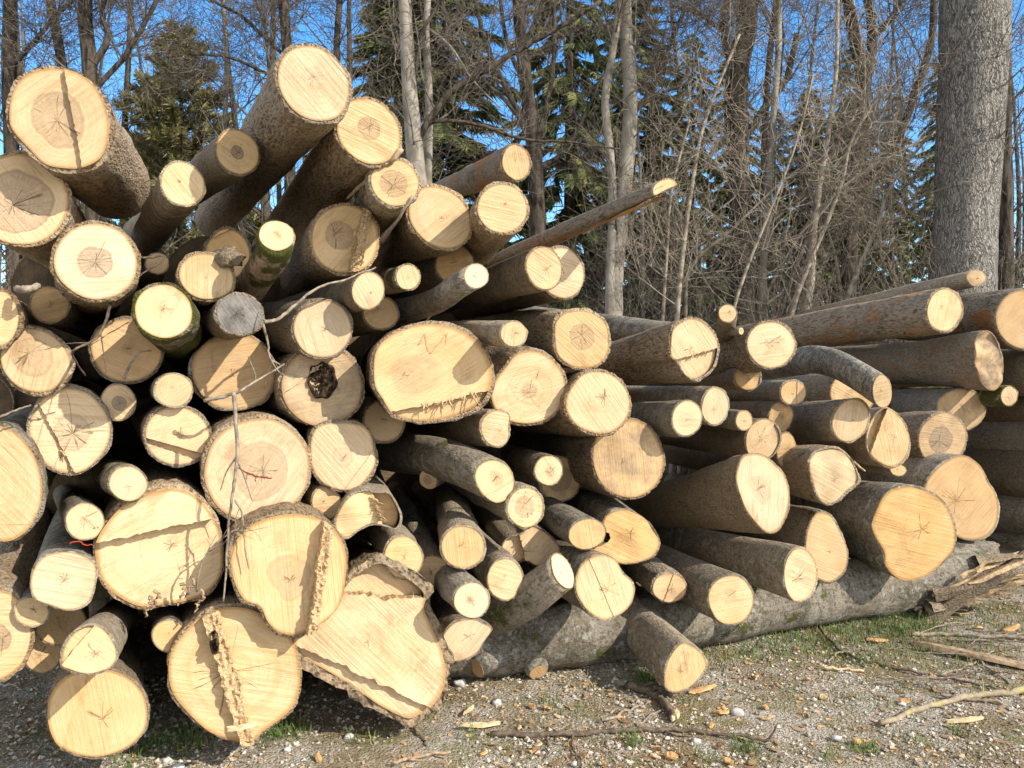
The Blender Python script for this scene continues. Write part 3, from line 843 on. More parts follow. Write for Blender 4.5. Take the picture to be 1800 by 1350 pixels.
log('tiny branch end below the split yellow log', (1579,826,14,10,10), d=-.1, tone=.55, bark='maple', L=2, vp=(1000,740))
log('log with a jagged half-shaded face and mossy belly, above the largest orange log', [(1422,818),(1430,800),(1445,790),(1470,788),(1490,800),(1505,825),(1509,846),(1490,862),(1472,880),(1455,886),(1440,875),(1430,850)],
    d=.25, vp=(860,740), tone=.25, bark='mossy', moss=.4, checks=.3, rough=.012, chords=[(1425,812,1507,850,1480,810,-.008,.006)])
log('largest orange log with a bulging irregular outline, lower right', [(1545,888),(1553,873),(1570,860),(1595,855),(1620,859),(1646,873),(1661,888),(1673,910),(1679,938),(1676,965),(1661,985),(1636,1006),(1615,1017),(1590,1020),(1570,1011),(1557,993),(1554,970),(1540,945),(1533,925),(1537,908)],
    d=.35, vp=(880,760), tone=.8, bark='beech', warm=.3, checks=.35, pith=(1620,930), chords=[(1560,995,1655,985,1605,1005,.004,.002)])
log('tall orange log behind and right of the largest orange log', [(1612,890),(1625,860),(1633,840),(1651,820),(1673,805),(1693,800),(1711,808),(1728,825),(1738,848),(1748,863),(1755,890),(1751,920),(1738,940),(1723,947),(1706,949),(1688,945),(1672,933),(1655,920),(1630,910)],
    d=.1, vp=(1000,700), tone=.78, bark='beech', warm=.4, checks=.5)
log('orange log with a narrow sunlit crescent, left of the largest orange log', [(1414,985),(1416,960),(1421,930),(1433,905),(1448,901),(1463,910),(1475,933),(1486,958),(1489,983),(1483,1005),(1462,1022),(1443,1019),(1425,1005)],
    d=.16, vp=(900,740), tone=.8, bark='dark', checks=.3)
log('spotted dark log with a pale oval face, third from the right along the bottom', (1407,1011,29,47,0), d=.42, vp=(560,770), tone=.22, bark='spot', warm=.5, checks=.5)
log('spotted log with a pale round face resting on the middle of the long bottom log', (1285,1055,39,43,0), d=.44, vp=(640,740), tone=.28, bark='spot', warm=.4, checks=.5)
log('small brown log with a wavy split, between the round cross-cracked log and the spotted one', (1176,1033,29,25,0), d=.2, vp=(800,720), tone=.85, grey=.3, bark='dark', bare=.5, chords=[(1184,1008,1166,1055,1195,1035,.006,.004)])
log('log reaching down over the long trunk to the gravel, with three-sided orange face', [(1169,1200),(1172,1172),(1181,1150),(1194,1134),(1206,1131),(1228,1144),(1242,1164),(1239,1178),(1222,1200),(1206,1211),(1186,1217),(1174,1212)],
    d=.52, vp=(600,575), L=3, tone=.6, bark='spot', warm=.5, checks=.3, saw=80)
log('clean pale log with a pointed corner low beside the massive butt log', [(774,1133),(783,1111),(802,1094),(830,1089),(848,1096),(864,1106),(850,1128),(838,1147),(819,1158),(799,1162),(782,1152)],
    d=.22, vp=(600,760), tone=.25, bark='beech', warm=.3, checks=.35)

# ------------------------------------------------------------------ right edge and behind
BACK = 'cut logs stacked in the pile'
log('long dark log with a bright oval end, upper right, mossy along its top', (1660,545,30,37,8), d=-.75, vp=(733,690), L=4.5, tone=.22, bark='red', moss=.35, taper=1.25, checks=.2)
log('slender log with a frayed rough end behind the long dark log', (1715,489,17,13,0), d=-1.0, vp=(800,700), L=5, tone=.6, grey=.5, bark='dark', rough=.02, taper=1.2)
log('orange-ringed log at the right edge of the view, level with the long dark log', (1800,562,49,52,0), d=-.45, vp=(1100,560), tone=.8, bark='red', moss=.3, heart=.25, hd=.2)
log('thick mossy log with a bark-covered broken end below the long dark log', (1738,634,24,52,-8), d=-.55, vp=(760,660), tone=.7, grey=1., bark='mossy', moss=.3, bare=.3, warm=.3, rough=.03, taper=1.0)
log('mossy slim log with a small angular end below the thick mossy log', (1774,696,14,17,10), d=-.5, vp=(760,690), tone=.6, grey=.4, bark='mossy', moss=.7)
log('dark log at the right edge directly under the orange-ringed log', (1850,650,45,48,0), d=-.4, vp=(1100,670), tone=.6, grey=.5, bark='dark')
log('light brown stripped log crossing the right edge', (1880,715,40,34,0), d=-.4, vp=(900,745), tone=.7, bark='peel', bare=.9, warm=.9)
log('dark log crossing the right edge beside the tall orange log', (1880,835,50,52,0), d=-.35, vp=(900,760), tone=.6, bark='dark', lichen=.6)
log('second dark log crossing the right edge beneath the first', (1890,915,50,44,0), d=-.3, vp=(900,800), tone=.6, bark='dark')
log('low dark log running out of the right edge above the grass', (1900,980,40,36,0), d=-.2, vp=(900,880), tone=.6, bark='dark', lichen=.6)
log('lowest dark log lying on the grass at the right edge', (1930,1050,60,52,0), d=-.2, vp=(900,960), tone=.6, bark='dark')
log('shaded tan log at the left edge with a dark bark top', (0,560,32,48,0), d=.05, vp=(140,600), tone=.5, bark='ash', checks=.2)
log('bleached grey log lying behind the right shoulder of the pile', (1195,592,24,22,0), d=-1.0, vp=(500,500), L=3.5, tone=.5, grey=.6, bark='beech', lichen=1., taper=1.3)
log('thick dark log back between the broken brown end and the mossy log', (1500,690,40,36,0), d=-.75, vp=(800,680), tone=.6, grey=.6, bark='dark')
log('dim log set back beneath the dark furrowed log at the right', (1690,720,42,36,0), d=-.8, vp=(800,720), tone=.6, grey=.6, bark='dark')
log('dim log set back above the largest orange log', (1600,835,46,40,0), d=-.6, vp=(900,740), tone=.6, grey=.6, bark='dark')

log('shadowed log crossing the right edge above the tall orange log', (1872, 772, 46, 42, 0), d=-.45, vp=(900,770), tone=.6, grey=.8, bark='dark')
# filler logs added far inside, ends darkened in colour as shade in the gaps
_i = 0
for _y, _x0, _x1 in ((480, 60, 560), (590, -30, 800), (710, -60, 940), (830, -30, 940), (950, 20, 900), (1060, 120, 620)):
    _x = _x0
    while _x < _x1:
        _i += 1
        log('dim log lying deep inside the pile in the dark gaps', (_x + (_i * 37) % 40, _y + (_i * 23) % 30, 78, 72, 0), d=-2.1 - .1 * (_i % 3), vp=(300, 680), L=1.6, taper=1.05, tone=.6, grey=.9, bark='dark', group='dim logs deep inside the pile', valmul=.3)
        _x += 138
# a long splintered pole slants out over the shoulder
log('long splintered pole slanting out to the right over the shoulder of the pile', [(1148,338),(1150,328),(1160,319),(1175,315),(1187,320),(1188,326),(1178,330),(1165,336),(1152,343)],
    d=.35, vp=(200,765), L=3.0, tone=.3, bark='dark', bare=.5, warm=.2, taper=1.35, checks=0, amp=.008, name='log')


def face_strokes(owner_words, name, px, d, w, mat, label=None):
    owner = next(o for o in LOGS if owner_words in o['label'])
    inv = owner.matrix_world.inverted()
    fo = next(c for c in owner.children if c.name.startswith('cut_face'))
    P = [Vector(v.co) for v in fo.data.vertices]
    pts = []
    for x, y in px:
        # nearest face vertex along the sight line gives the depth
        r = ray(x, y).normalized()
        best = min(P, key=lambda v: ((owner.matrix_world @ v - CAM) - r * (owner.matrix_world @ v - CAM).dot(r)).length)
        t = (owner.matrix_world @ best - CAM).dot(r)
        pts.append(CAM + r * (t - d))
    m = MB()
    q = []
    for a, b in zip(pts, pts[1:]):
        for k in range(5): q.append(a.lerp(b, k / 5))
    q.append(pts[-1])
    rg = random.Random(3)
    q = [v + Vector((rg.uniform(-.002, .002), 0, rg.uniform(-.002, .002))) for v in q]
    m.tube(q, [w * rg.uniform(.5, 1.3) for _ in q], 4)
    o = m.build(name, mat, owner, inv=inv)
    if label: o['label'] = label


g_ = NT('marking_spray'); SPRAY = g_.out((.66, .27, .19), .8)
g_ = NT('red_crack'); REDC = g_.out((.22, .06, .03), .9)
face_strokes('largest oval log', 'paint_mark', [(736, 607), (747, 586), (751, 611), (757, 622), (786, 585), (783, 604)], .004, .0011, SPRAY, 'thin red scribbled marking stroke')
face_strokes('broad log with a large ringed heart', 'crack', [(420, 822), (433, 830), (448, 836), (463, 839), (477, 840)], .0015, .003, REDC, 'dark red ragged crack')
face_strokes('broad log with a large ringed heart', 'crack', [(435, 830), (433, 842)], .001, .0018, REDC)
face_strokes('broad log with a large ringed heart', 'crack', [(450, 836), (449, 846)], .001, .0018, REDC)


def black_hollow(owner_words, cx, cy, rx, ry, depth=.0):
    """a rotten hollow: a ragged dark bowl set into the face"""
    owner = next(o for o in LOGS if owner_words in o['label'])
    inv = owner.matrix_world.inverted()
    fo = next(c for c in owner.children if c.name.startswith('cut_face'))
    MW = owner.matrix_world
    r0 = ray(cx, cy).normalized()
    best = min((MW @ v.co for v in fo.data.vertices), key=lambda v: ((v - CAM) - r0 * (v - CAM).dot(r0)).length)
    t0 = (best - CAM).dot(r0)
    m = MB()
    rg = random.Random(6)
    N, K = 40, 9
    for k in range(K + 1):
        u = k / K
        for q in range(N):
            a = 2 * PI * q / N
            rr = u * (1 + .14 * noise.noise(Vector((math.cos(a) * 2, math.sin(a) * 2, 5))) + .05 * math.sin(a * 7))
            r = ray(cx + rx * rr * math.cos(a), cy + ry * rr * math.sin(a)).normalized()
            z = .006 + .018 * math.exp(-((u - .92) / .12) ** 2) + rg.uniform(-.006, .010) * (1 if u < 1 else .3)
            if u == 1: z = -.01
            m.v.append(tuple(CAM + r * (t0 - z)))
    for k in range(K):
        for q in range(N):
            A, B = k * N + q, k * N + (q + 1) % N
            m.f.append((A, B, B + N, A + N)); m.m.append(0)
    m.build('rotten_hollow', ROT, owner, inv=inv)


g_ = NT('rotten_wood')
_o = g_.n('TexCoord').outputs['Object']
_n = g_.noise(_o, 70, None, 5.0, .75)
ROT = g_.out(g_.mix(g_.step(_n, .42, .66), (.006, .005, .004), (.17, .10, .055)), .9, g_.bump(_n, 1., .02))
black_hollow('black rotten hollow', 566, 668, 27, 34)
black_hollow('huge bottom log with a rotten', 377, 1128, 9, 22)
black_hollow('small black hollow at its left', 1064, 944, 9, 10)
# ------------------------------------------------------------------ the long trunk the pile rests on
def bark_props(o, kind, sd, **kw):
    p = dict(BK[kind]); p.update(kw)
    for k in ('smooth', 'warm', 'moss', 'lichen', 'dash', 'bare', 'grain'): o[k] = float(p.get(k, 0.0))
    o['seed'] = float(sd)
    o['bright'] = float(kw.get('bright', 1.0))


def mat_simple(name, c1, c2, scale, stretch=(1, 1, 1), rough=.85, c3=None, bump=.5, dist=.003):
    g = NT(name)
    co = g.n('TexCoord').outputs['Object']
    n1 = g.noise(g.vm('MULTIPLY', co, stretch), scale, None, 5.0, .65)
    col = g.mix(g.step(n1, .35, .65), c1, c2)
    if c3:
        n2 = g.noise(co, scale * .23, None, 3.0)
        col = g.mix(g.step(n2, .5, .62), col, c3)
    n3 = g.noise(co, scale * 5, None, 2.0)
    return g.out(col, rough, g.bump(g.m('ADD', n1, g.m('MULTIPLY', n3, .4)), bump, dist), .2)


PALEW = mat_simple('fresh_splinter_wood', (0.40, 0.26, 0.13), (0.70, 0.53, 0.31), 40)


def long_log():
    ctrl = []
    for px, py, r in ((700, 1208, .15), (850, 1200, .155), (1000, 1184, .155), (1150, 1160, .15), (1300, 1131, .15), (1450, 1106, .165), (1560, 1090, .18), (1640, 1080, .19), (1725, 1068, .20)):
        g = ground(px, py)
        ctrl.append((g + Vector((.1 * r, r * .75, r * .98)), r))
    P = spline([c[0] for c in ctrl], 10)
    p0 = P[0]
    ax = (P[-1] - p0).normalized()
    a = Vector((0, 0, 1)).cross(ax).normalized(); b = ax.cross(a)
    M = Matrix(((a.x, b.x, ax.x, p0.x), (a.y, b.y, ax.y, p0.y), (a.z, b.z, ax.z, p0.z), (0, 0, 0, 1)))
    inv = M.inverted()
    root = empty('log', M, 'long lichen-grey trunk lying on the ground under the pile, its right end splintered', 'log')
    mb = MB()
    n, N = len(P), 80
    for i, p in enumerate(P):
        t = (P[min(i + 1, n - 1)] - P[max(i - 1, 0)]).normalized()
        u = Vector((0, 0, 1)).cross(t).normalized(); w = t.cross(u)
        k = i / 10
        j = min(int(k), len(ctrl) - 2)
        r = ctrl[j][1] + (ctrl[j + 1][1] - ctrl[j][1]) * (k - j)
        for q in range(N):
            an = 2 * PI * q / N
            d = u * math.cos(an) + w * math.sin(an)
            pt = p + d * r
            rr = r + .022 * noise.noise(pt * 2.7) + .012 * noise.noise(pt * 8) + .005 * noise.noise(pt * 22) + .003 * noise.noise(pt * 60)
            e = max(0., (i - (n - 14)) / 13)
            rr *= 1 - .25 * e * max(0, -d.z)
            pt = p + d * rr + t * (e * (.26 * d.z - .10 + .07 * noise.noise(d * 2.3 + Vector((4, 0, 0))) + .04 * noise.noise(d * 9)))
            mb.v.append(tuple(pt))
    for i in range(n - 1):
        for q in range(N):
            A, B = i * N + q, i * N + (q + 1) % N
            mb.f.append((A, B, B + N, A + N)); mb.m.append(0)
    mb.f.append(tuple(range(N))[::-1]); mb.m.append(1)
    mb.f.append(tuple((n - 1) * N + q for q in range(N))); mb.m.append(1)
    o = mb.build('bark', [BARK, TORN], root, inv=inv)
    bark_props(o, 'beech', 3.3, lichen=.9, moss=.40, warm=.30, bright=.8)
    # sawn side branches on its left part
    rg = random.Random(8)
    for px, py, Y, r, dx, dz, ln, rot in ((838, 1174, 3.62, .05, -.8, -.35, .16, 0), (946, 1181, 3.70, .046, .25, -.45, .03, 1)):
        e = at(px, py, Y)
        dv = Vector((dx, -.75, dz)).normalized()
        m2 = MB()
        m2.tube([e - dv * (ln + .12), e - dv * ln * .5, e], [r * 1.9, r * 1.25, r], 20)
        s = m2.build('branch_stub', BARK, root, inv=inv)
        bark_props(s, 'beech', 3.3, lichen=1., moss=.2)
        aa = Vector((0, 0, 1)).cross(dv).normalized(); bb = dv.cross(aa)
        pp = [Vector((math.cos(2 * PI * i / 24), math.sin(2 * PI * i / 24))) * r * .97 for i in range(24)]
        f = face_mesh(pp, r, e + dv * .003, dv, aa, bb, inv, s, (), rg, None, .006 if rot else .002)
        for kk, v in dict(heart=-.3, heart_dark=0, tone=.75, grey=.25 * rot, checks=.3, saw=1., seed=5., val=.9, sat=1., smear=.4, stain=.4).items(): f[kk] = float(v)
    # torn shards of the broken right end
    def shard(mm, s0, dv, l, w, th):
        sd = Vector((0, 0, 1)).cross(dv).normalized(); up = dv.cross(sd)
        a = rg.uniform(-.9, .9)
        sd, up = sd * math.cos(a) + up * math.sin(a), up * math.cos(a) - sd * math.sin(a)
        base = len(mm.v)
        K = 7
        for q in range(K):
            t = q / (K - 1)
            k = (1 - t) ** .7 * rg.uniform(.75, 1.15) + .04
            c = s0 + dv * l * (t * 1.4 - .4) + up * rg.uniform(-.008, .008) + sd * rg.uniform(-.008, .008)
            for x, y in ((-1, -.7), (.2, -1), (1, -.4), (.7, .8), (-.6, 1)): mm.v.append(tuple(c + sd * x * w * k + up * y * th * k))
        for k in range(K - 1):
            for q in range(5):
                A, B = base + k * 5 + q, base + k * 5 + (q + 1) % 5
                mm.f.append((A, B, B + 5, A + 5)); mm.m.append(0)
        mm.f.append(tuple(base + (K - 1) * 5 + q for q in range(5))); mm.m.append(0)
    m3, m5 = MB(), MB()
    for i in range(44):
        u = rg.random()
        s0 = at(1625 + 125 * u + rg.uniform(-22, 22), 1072 - 78 * u + rg.uniform(-20, 30), rg.uniform(4.55, 4.9))
        dv = (Vector((.80, -.12, .40)) + Vector((rg.uniform(-.25, .2), rg.uniform(-.3, .2), rg.uniform(-.35, .2)))).normalized()
        if i % 5 < 2: shard(m3, s0, dv, rg.uniform(.15, .4), rg.uniform(.015, .04), rg.uniform(.008, .018))
        else: shard(m5, s0, dv, rg.uniform(.18, .42), rg.uniform(.03, .075), rg.uniform(.018, .045))
    m3.build('splinters', PALEW, root, inv=inv, smooth=False)
    o5 = m5.build('torn_bark', BARK, root, inv=inv, smooth=False)
    bark_props(o5, 'red', 5.5, warm=.6, bare=.3, grain=70.)
    # bark torn loose, hanging dark under the break
    m4 = MB()
    for i in range(60):
        s0 = at(rg.uniform(1605, 1675), rg.uniform(1035, 1100), rg.uniform(4.62, 4.8))
        dv = Vector((rg.uniform(-.6, .5), rg.uniform(-.5, .2), rg.uniform(-1, .2))).normalized()
        l = rg.uniform(.03, .09)
        m4.tube([s0, s0 + dv * l * .5 + Vector((rg.uniform(-.01, .01), 0, .008)), s0 + dv * l], [.012, .010, .002], 5)
    mm = m4.build('loose_bark', BARK, root, inv=inv)
    bark_props(mm, 'oak', 7.7, warm=.9, grain=70.)


long_log()


# lump of torn bark on one rim
def bark_lump():
    owner = next(o for o in LOGS if 'lump of torn bark' in o['label'])
    inv = owner.matrix_world.inverted()
    m = MB()
    rg = random.Random(4)
    c = onfront(401, 452, .14)
    N = 14
    for i in range(9):
        for q in range(N):
            th, ph = PI * i / 8, 2 * PI * q / N
            d = Vector((math.sin(th) * math.cos(ph) * 1.25, math.sin(th) * math.sin(ph) * .6, math.cos(th) * .8))
            m.v.append(tuple(c + d * (.045 + .03 * noise.noise(d * 2.6) + .012 * noise.noise(d * 7))))
    for i in range(8):
        for q in range(N):
            A, B = i * N + q, i * N + (q + 1) % N
            m.f.append((A, A + N, B + N, B)); m.m.append(0)
    o = m.build('torn_bark', BARK, owner, inv=inv)
    bark_props(o, 'peel', 2.1, bare=.7)


bark_lump()


# ------------------------------------------------------------------ twigs and sticks
TWIG = mat_simple('twig_bark', (0.16, 0.125, 0.095), (0.34, 0.28, 0.21), 40)
TWIGD = mat_simple('dark_twig_bark', (0.07, 0.05, 0.035), (0.17, 0.13, 0.09), 40)
TWIGL = mat_simple('lichen_twig_bark', (0.24, 0.19, 0.13), (0.36, 0.29, 0.19), 30, c3=(0.33, 0.29, 0.10))
PALE = mat_simple('split_wood', (0.42, 0.29, 0.16), (0.68, 0.52, 0.31), 45, (1, 1, 1))
CHIP = mat_simple('chip_wood', (0.42, 0.22, 0.09), (0.62, 0.38, 0.17), 35)
SLAB = mat_simple('slab_bark', (0.20, 0.13, 0.08), (0.42, 0.31, 0.19), 26)


def twig(name, label, pts, wid, mat, cat='twig', group=None, n=6, side=0, seed=1, wob=.0018, wend=.5, off=0):
    """pts: world points; wid: radius in metres"""
    rg = random.Random(seed)
    P = spline(pts, 6)
    P = [p + Vector((rg.uniform(-wob, wob), rg.uniform(-wob, wob), rg.uniform(-wob, wob))) for p in P]
    p0 = P[0].copy()
    m = MB()
    k = len(P)
    m.tube([p - p0 for p in P], [wid * (1 + (wend - 1) * i / (k - 1)) * rg.uniform(.88, 1.12) for i in range(k)], n)
    for s in range(side):
        i = rg.randrange(2, k - 1)
        t = (P[i] - P[i - 1]).normalized()
        dv = (t * .6 + Vector((rg.uniform(-1, 1), rg.uniform(-.7, .7), rg.uniform(-.6, .6)))).normalized()
        l = rg.uniform(.06, .2)
        q = [P[i] - p0, P[i] - p0 + dv * l * .5 + Vector((0, 0, rg.uniform(-.02, .02))), P[i] - p0 + dv * l + Vector((rg.uniform(-.03, .03), 0, rg.uniform(-.03, .03)))]
        m.tube(spline(q, 3), [wid * .45 * (1 - .6 * j / 6) for j in range(7)], 4)
    o = m.build(name, mat)
    o.location = p0
    return tag(o, label, cat, group)


def F3(pts, d):  # pixels in front of the stack, d metres out
    return [onfront(x, y, d if not isinstance(d, (list, tuple)) else d[i]) for i, (x, y) in enumerate(pts)]


twig('twig', 'long pale bare twig hanging down in front of the broad ringed log', F3([(411, 690), (414, 730), (417, 800), (411, 850), (403, 910), (398, 990), (393, 1058)], [.3, .32, .34, .34, .33, .32, .32]), .0085, TWIG, wend=.35, side=2, seed=3)
twig('twig', 'thin forked twig hanging just right of the long pale hanging twig', F3([(412, 880), (425, 900), (428, 940), (437, 1000)], .36), .004, TWIG, side=2, seed=5)
twig('twig', 'pale twig sweeping up from the grey weathered log end over the chipped pale log', F3([(465, 566), (490, 560), (520, 535), (560, 505), (610, 490), (660, 470)], [.3, .28, .26, .25, .2, .1]), .008, TWIG, wend=.4, side=1, seed=9)
twig('twig', 'kinked twig running down beside the shaded sunlit-strip log', F3([(462, 570), (470, 600), (475, 630), (492, 640)], .16), .006, TWIG, side=3, seed=10)
twig('twig', 'greenish twig lying across the bottom of the shaded sunlit-strip log', F3([(360, 704), (390, 698), (420, 688), (450, 670), (500, 640)], [.18, .22, .24, .22, .1]), .008, TWIG, side=1, seed=12)
twig('twig', 'curving dark twig between the barky dull log and the mossy creamy log', F3([(196, 520), (188, 560), (168, 595), (135, 612), (128, 625), (150, 660)], [.1, .15, .2, .25, .22, .1]), .006, TWIGD, side=2, seed=14)
twig('twig', 'thin twig arching over the small shaded log end', F3([(238, 452), (262, 453), (288, 450), (280, 462), (245, 485), (215, 510)], .12), .005, TWIGD, seed=15)
twig('twig', 'small curled twig across the half covered shaded log', F3([(218, 665), (232, 635), (245, 620), (268, 616)], [.1, .14, .14, .12]), .006, TWIG, seed=16)
twig('twig', 'pale twig stub beside the barky dull log', F3([(30, 508), (48, 509), (68, 502)], [.1, .16, .1]), .014, TWIG, seed=17, wend=.8)
twig('twig', 'thin twig at the left edge below the crack-fan log', F3([(0, 733), (30, 720), (55, 712)], .14), .005, TWIG, seed=18)
twig('twig', 'branching twig with its shadow on the right of the huge flanged log', F3([(345, 1040), (352, 1000), (365, 970), (392, 945), (420, 928)], [.24, .27, .28, .3, .3]), .0045, TWIG, side=6, seed=19)
twig('twig', 'split stick lying between the shadow-crossed log and its upper neighbour', F3([(725, 345), (700, 385), (672, 425)], [.3, .24, .05]), .008, TWIG, seed=20, wend=.7)
twig('twig', 'thin pale stick between the mossy right edge logs', [at(1490, 800, 5.0), at(1500, 812, 4.7), at(1520, 828, 4.6)], .012, PALE, seed=21)
twig('bark_strip', 'long strip of bark peeling along the lower edge of the second highest log', F3([(705, 262), (690, 280), (660, 305), (630, 330), (610, 350)], [.3, .3, .22, .1, -.1]), .014, SLAB, cat='bark strip', seed=22, n=5)
for i, (x, y) in enumerate(((262, 1062), (275, 1050), (320, 1040), (336, 1030), (352, 1052))):
    pts = F3([(x, y - 14), (x + 5, y - 2), (x - 5, y + 10), (x - 8, y + 22)], .26)
    twig('bark_curl', 'curly brown bark shred on the lower rim of the huge flanged log', pts, .006, SLAB, cat='bark shred', group='curly bark shreds on the huge flanged log', seed=30 + i, n=4, wob=.008)
twig('marking_tape', 'thin strip of red tape between the clean oval log and the small starred log', F3([(122, 955), (138, 952), (150, 958), (163, 958)], .2), .004, mat_simple('red_tape', (.28, .035, .02), (.36, .06, .04), 30), cat='tape', seed=40, n=4)

ST = 'sticks lying on the ground'
def gs(pts, h=.012):
    return [ground(x, y, h if not isinstance(h, (list, tuple)) else h[i]) for i, (x, y) in enumerate(pts)]


STICKS = [
    ('long dark stick lying flat across the gravel in the foreground', [(863, 1289), (967, 1290), (1100, 1283), (1200, 1284), (1300, 1294), (1362, 1304)], .013, TWIGD, 3, .5),
    ('thin grey stick running right from under the long grey trunk', [(1437, 1100), (1483, 1147), (1540, 1165), (1600, 1180), (1690, 1196), (1765, 1213)], .009, TWIGD, 3, .5),
    ('pale stick pointing out of the right edge near the splintered trunk end', [(1600, 1116), (1667, 1114), (1730, 1118), (1830, 1123)], .012, TWIG, 1, .7),
    ('yellow-lichened stick in the right foreground', [(1547, 1272), (1633, 1242), (1707, 1224), (1773, 1217), (1840, 1203)], .012, TWIGL, 2, 1.3),
    ('short pale stick leaning on the bark slab at the right', [(1650, 1188), (1690, 1175), (1718, 1162)], .007, TWIG, 0, .6),
    ('thin stick slanting down beside the bark slab at the right', [(1718, 1158), (1745, 1180), (1775, 1200)], .007, TWIG, 0, .6),
    ('crooked root-like stick below the log that reaches down to the gravel', [(1105, 1205), (1130, 1213), (1160, 1228), (1172, 1243), (1186, 1262)], .022, TWIGD, 2, .8),
    ('thin bent stick in front of the orange-faced low log', [(1060, 1268), (1100, 1250), (1146, 1233)], .007, TWIG, 0, .7),
    ('ochre stick in the lower foreground', [(688, 1342), (735, 1330), (790, 1322)], .008, SLAB, 1, .6),
    ('fine stick poking up from the gravel left of centre', [(718, 1262), (735, 1290), (752, 1308)], .006, TWIGD, 0, .6),
    ('fine curved stick near the grass below the long grey trunk', [(1455, 1165), (1470, 1150), (1490, 1147)], .006, TWIG, 0, .6),
    ('short stick in the middle of the right foreground', [(1440, 1172), (1478, 1176), (1520, 1178)], .009, PALE, 0, .7),
    ('slim stick beside the yellow-lichened one', [(1655, 1222), (1700, 1228), (1765, 1236)], .008, TWIG, 0, .6),
    ('thin stick crossing the shadow under the orange-faced low log', [(1120, 1275), (1150, 1255), (1195, 1232)], .006, TWIG, 0, .6),
    ('small stick reaching down from the long dark stick', [(960, 1298), (965, 1315), (958, 1332)], .005, TWIGD, 0, .6),
    ('small stick right of the reaching one under the long dark stick', [(1005, 1290), (1008, 1318), (1020, 1345)], .005, TWIGD, 1, .6),
]
for i, (lb, pts, w, mt, sd, we) in enumerate(STICKS):
    twig('stick', lb, gs(pts, w * .8 + .006), w, mt, cat='stick', group=ST, side=sd, seed=60 + i, wend=we, wob=.006)


def slab(name, label, p, l, w, h, rz, mat, cat, group=None, seed=1, tilt=.1):
    """a small split piece of wood or bark: bent, tapered, broken ends"""
    rg = random.Random(seed)
    m = MB()
    n = 7
    bend = rg.uniform(-.15, .2)
    for i in range(n):
        u = i / (n - 1)
        k = (1 - abs(2 * u - 1) ** 3 * .75) * rg.uniform(.8, 1.15)
        z = bend * l * (u - .5) ** 2 + h * .5
        for x, y in ((-1, -.6), (0, -1), (1, -.5), (.9, .5), (0, 1), (-.9, .6)):
            m.v.append(((u - .5) * l + rg.uniform(-.05, .05) * l, x * w * .5 * k, z + y * h * .5 * rg.uniform(.6, 1.2)))
    for i in range(n - 1):
        for q in range(6):
            A, B = i * 6 + q, i * 6 + (q + 1) % 6
            m.f.append((A, A + 6, B + 6, B)); m.m.append(0)
    m.f.append(tuple(range(6))); m.f.append(tuple((n - 1) * 6 + q for q in range(6))[::-1]); m.m += [0, 0]
    o = m.build(name, mat, smooth=False)
    o.location = p
    o.rotation_euler = (rg.uniform(-tilt, tilt), rg.uniform(-tilt, tilt), rz)
    return tag(o, label, cat, group)


slab('bark_slab', 'long weathered slab of bark on the ground at the right edge', ground(1730, 1160, .01), .62, .075, .035, -.55, SLAB, 'bark slab', seed=3)
slab('bark_piece', 'brown leaf-shaped bark piece on the grass under the long trunk', ground(1543, 1127, .008), .13, .05, .015, .1, CHIP, 'bark piece', seed=4)
slab('bark_piece', 'orange bark piece near the right edge of the grass', ground(1778, 1108, .01), .15, .05, .02, .5, CHIP, 'bark piece', seed=5)
slab('wood_splinter', 'pale forked splinter of wood on the gravel below the massive butt log', ground(845, 1278, .01), .16, .035, .02, .25, PALE, 'splinter', seed=6)
slab('wood_splinter', 'upright pale splinter above the forked splinter on the gravel', ground(824, 1250, .01), .10, .02, .015, 1.2, PALE, 'splinter', seed=7)
slab('wood_splinter', 'pale split end lying at the tip of the crooked root-like stick', ground(1186, 1262, .01), .09, .04, .03, 1.1, PALE, 'splinter', seed=8)
slab('wood_splinter', 'yellowish splinter lying in the right foreground', ground(1696, 1269, .008), .16, .03, .02, .1, PALE, 'splinter', seed=9)
slab('wood_splinter', 'pale split chunk fallen onto the torn ridge of the huge bottom log', onfront(425, 1283, .43), .10, .03, .02, .45, PALE, 'splinter', seed=10)
slab('wood_splinter', 'pale flat chip leaning on the ground beneath the orange-faced low log', ground(1235, 1213, .01), .16, .04, .012, .5, CHIP, 'splinter', seed=11)
CH = [(1492, 1174), (1497, 1221), (1588, 1235), (1272, 1246), (947, 1311), (935, 1243), (960, 1246), (850, 1326), (1150, 1330), (1250, 1277), (1345, 1245), (1365, 1205), (1395, 1160), (1400, 1140), (1360, 1145), (1270, 1255), (913, 1281), (1640, 1190), (1060, 1342), (1280, 1340), (1448, 1228), (1030, 1330), (1720, 1105), (1180, 1330), (1345, 1265), (1410, 1255), (1505, 1305), (560, 1333), (1690, 1330), (1330, 1190), (1420, 1195), (980, 1260)]
for i, (x, y) in enumerate(CH):
    rg = random.Random(i)
    s = rg.uniform(.025, .055)
    slab('wood_chip', 'small angular orange wood chip lying on the gravel', ground(x, y, .006), s, s * .6, s * .3, rg.uniform(0, 3), CHIP if i % 4 else PALE, 'wood chip', 'orange wood chips on the gravel', seed=100 + i, tilt=.4)

STONE = mat_simple('pale_stone', (.42, .40, .37), (.60, .58, .54), 30, c3=(.33, .31, .28))


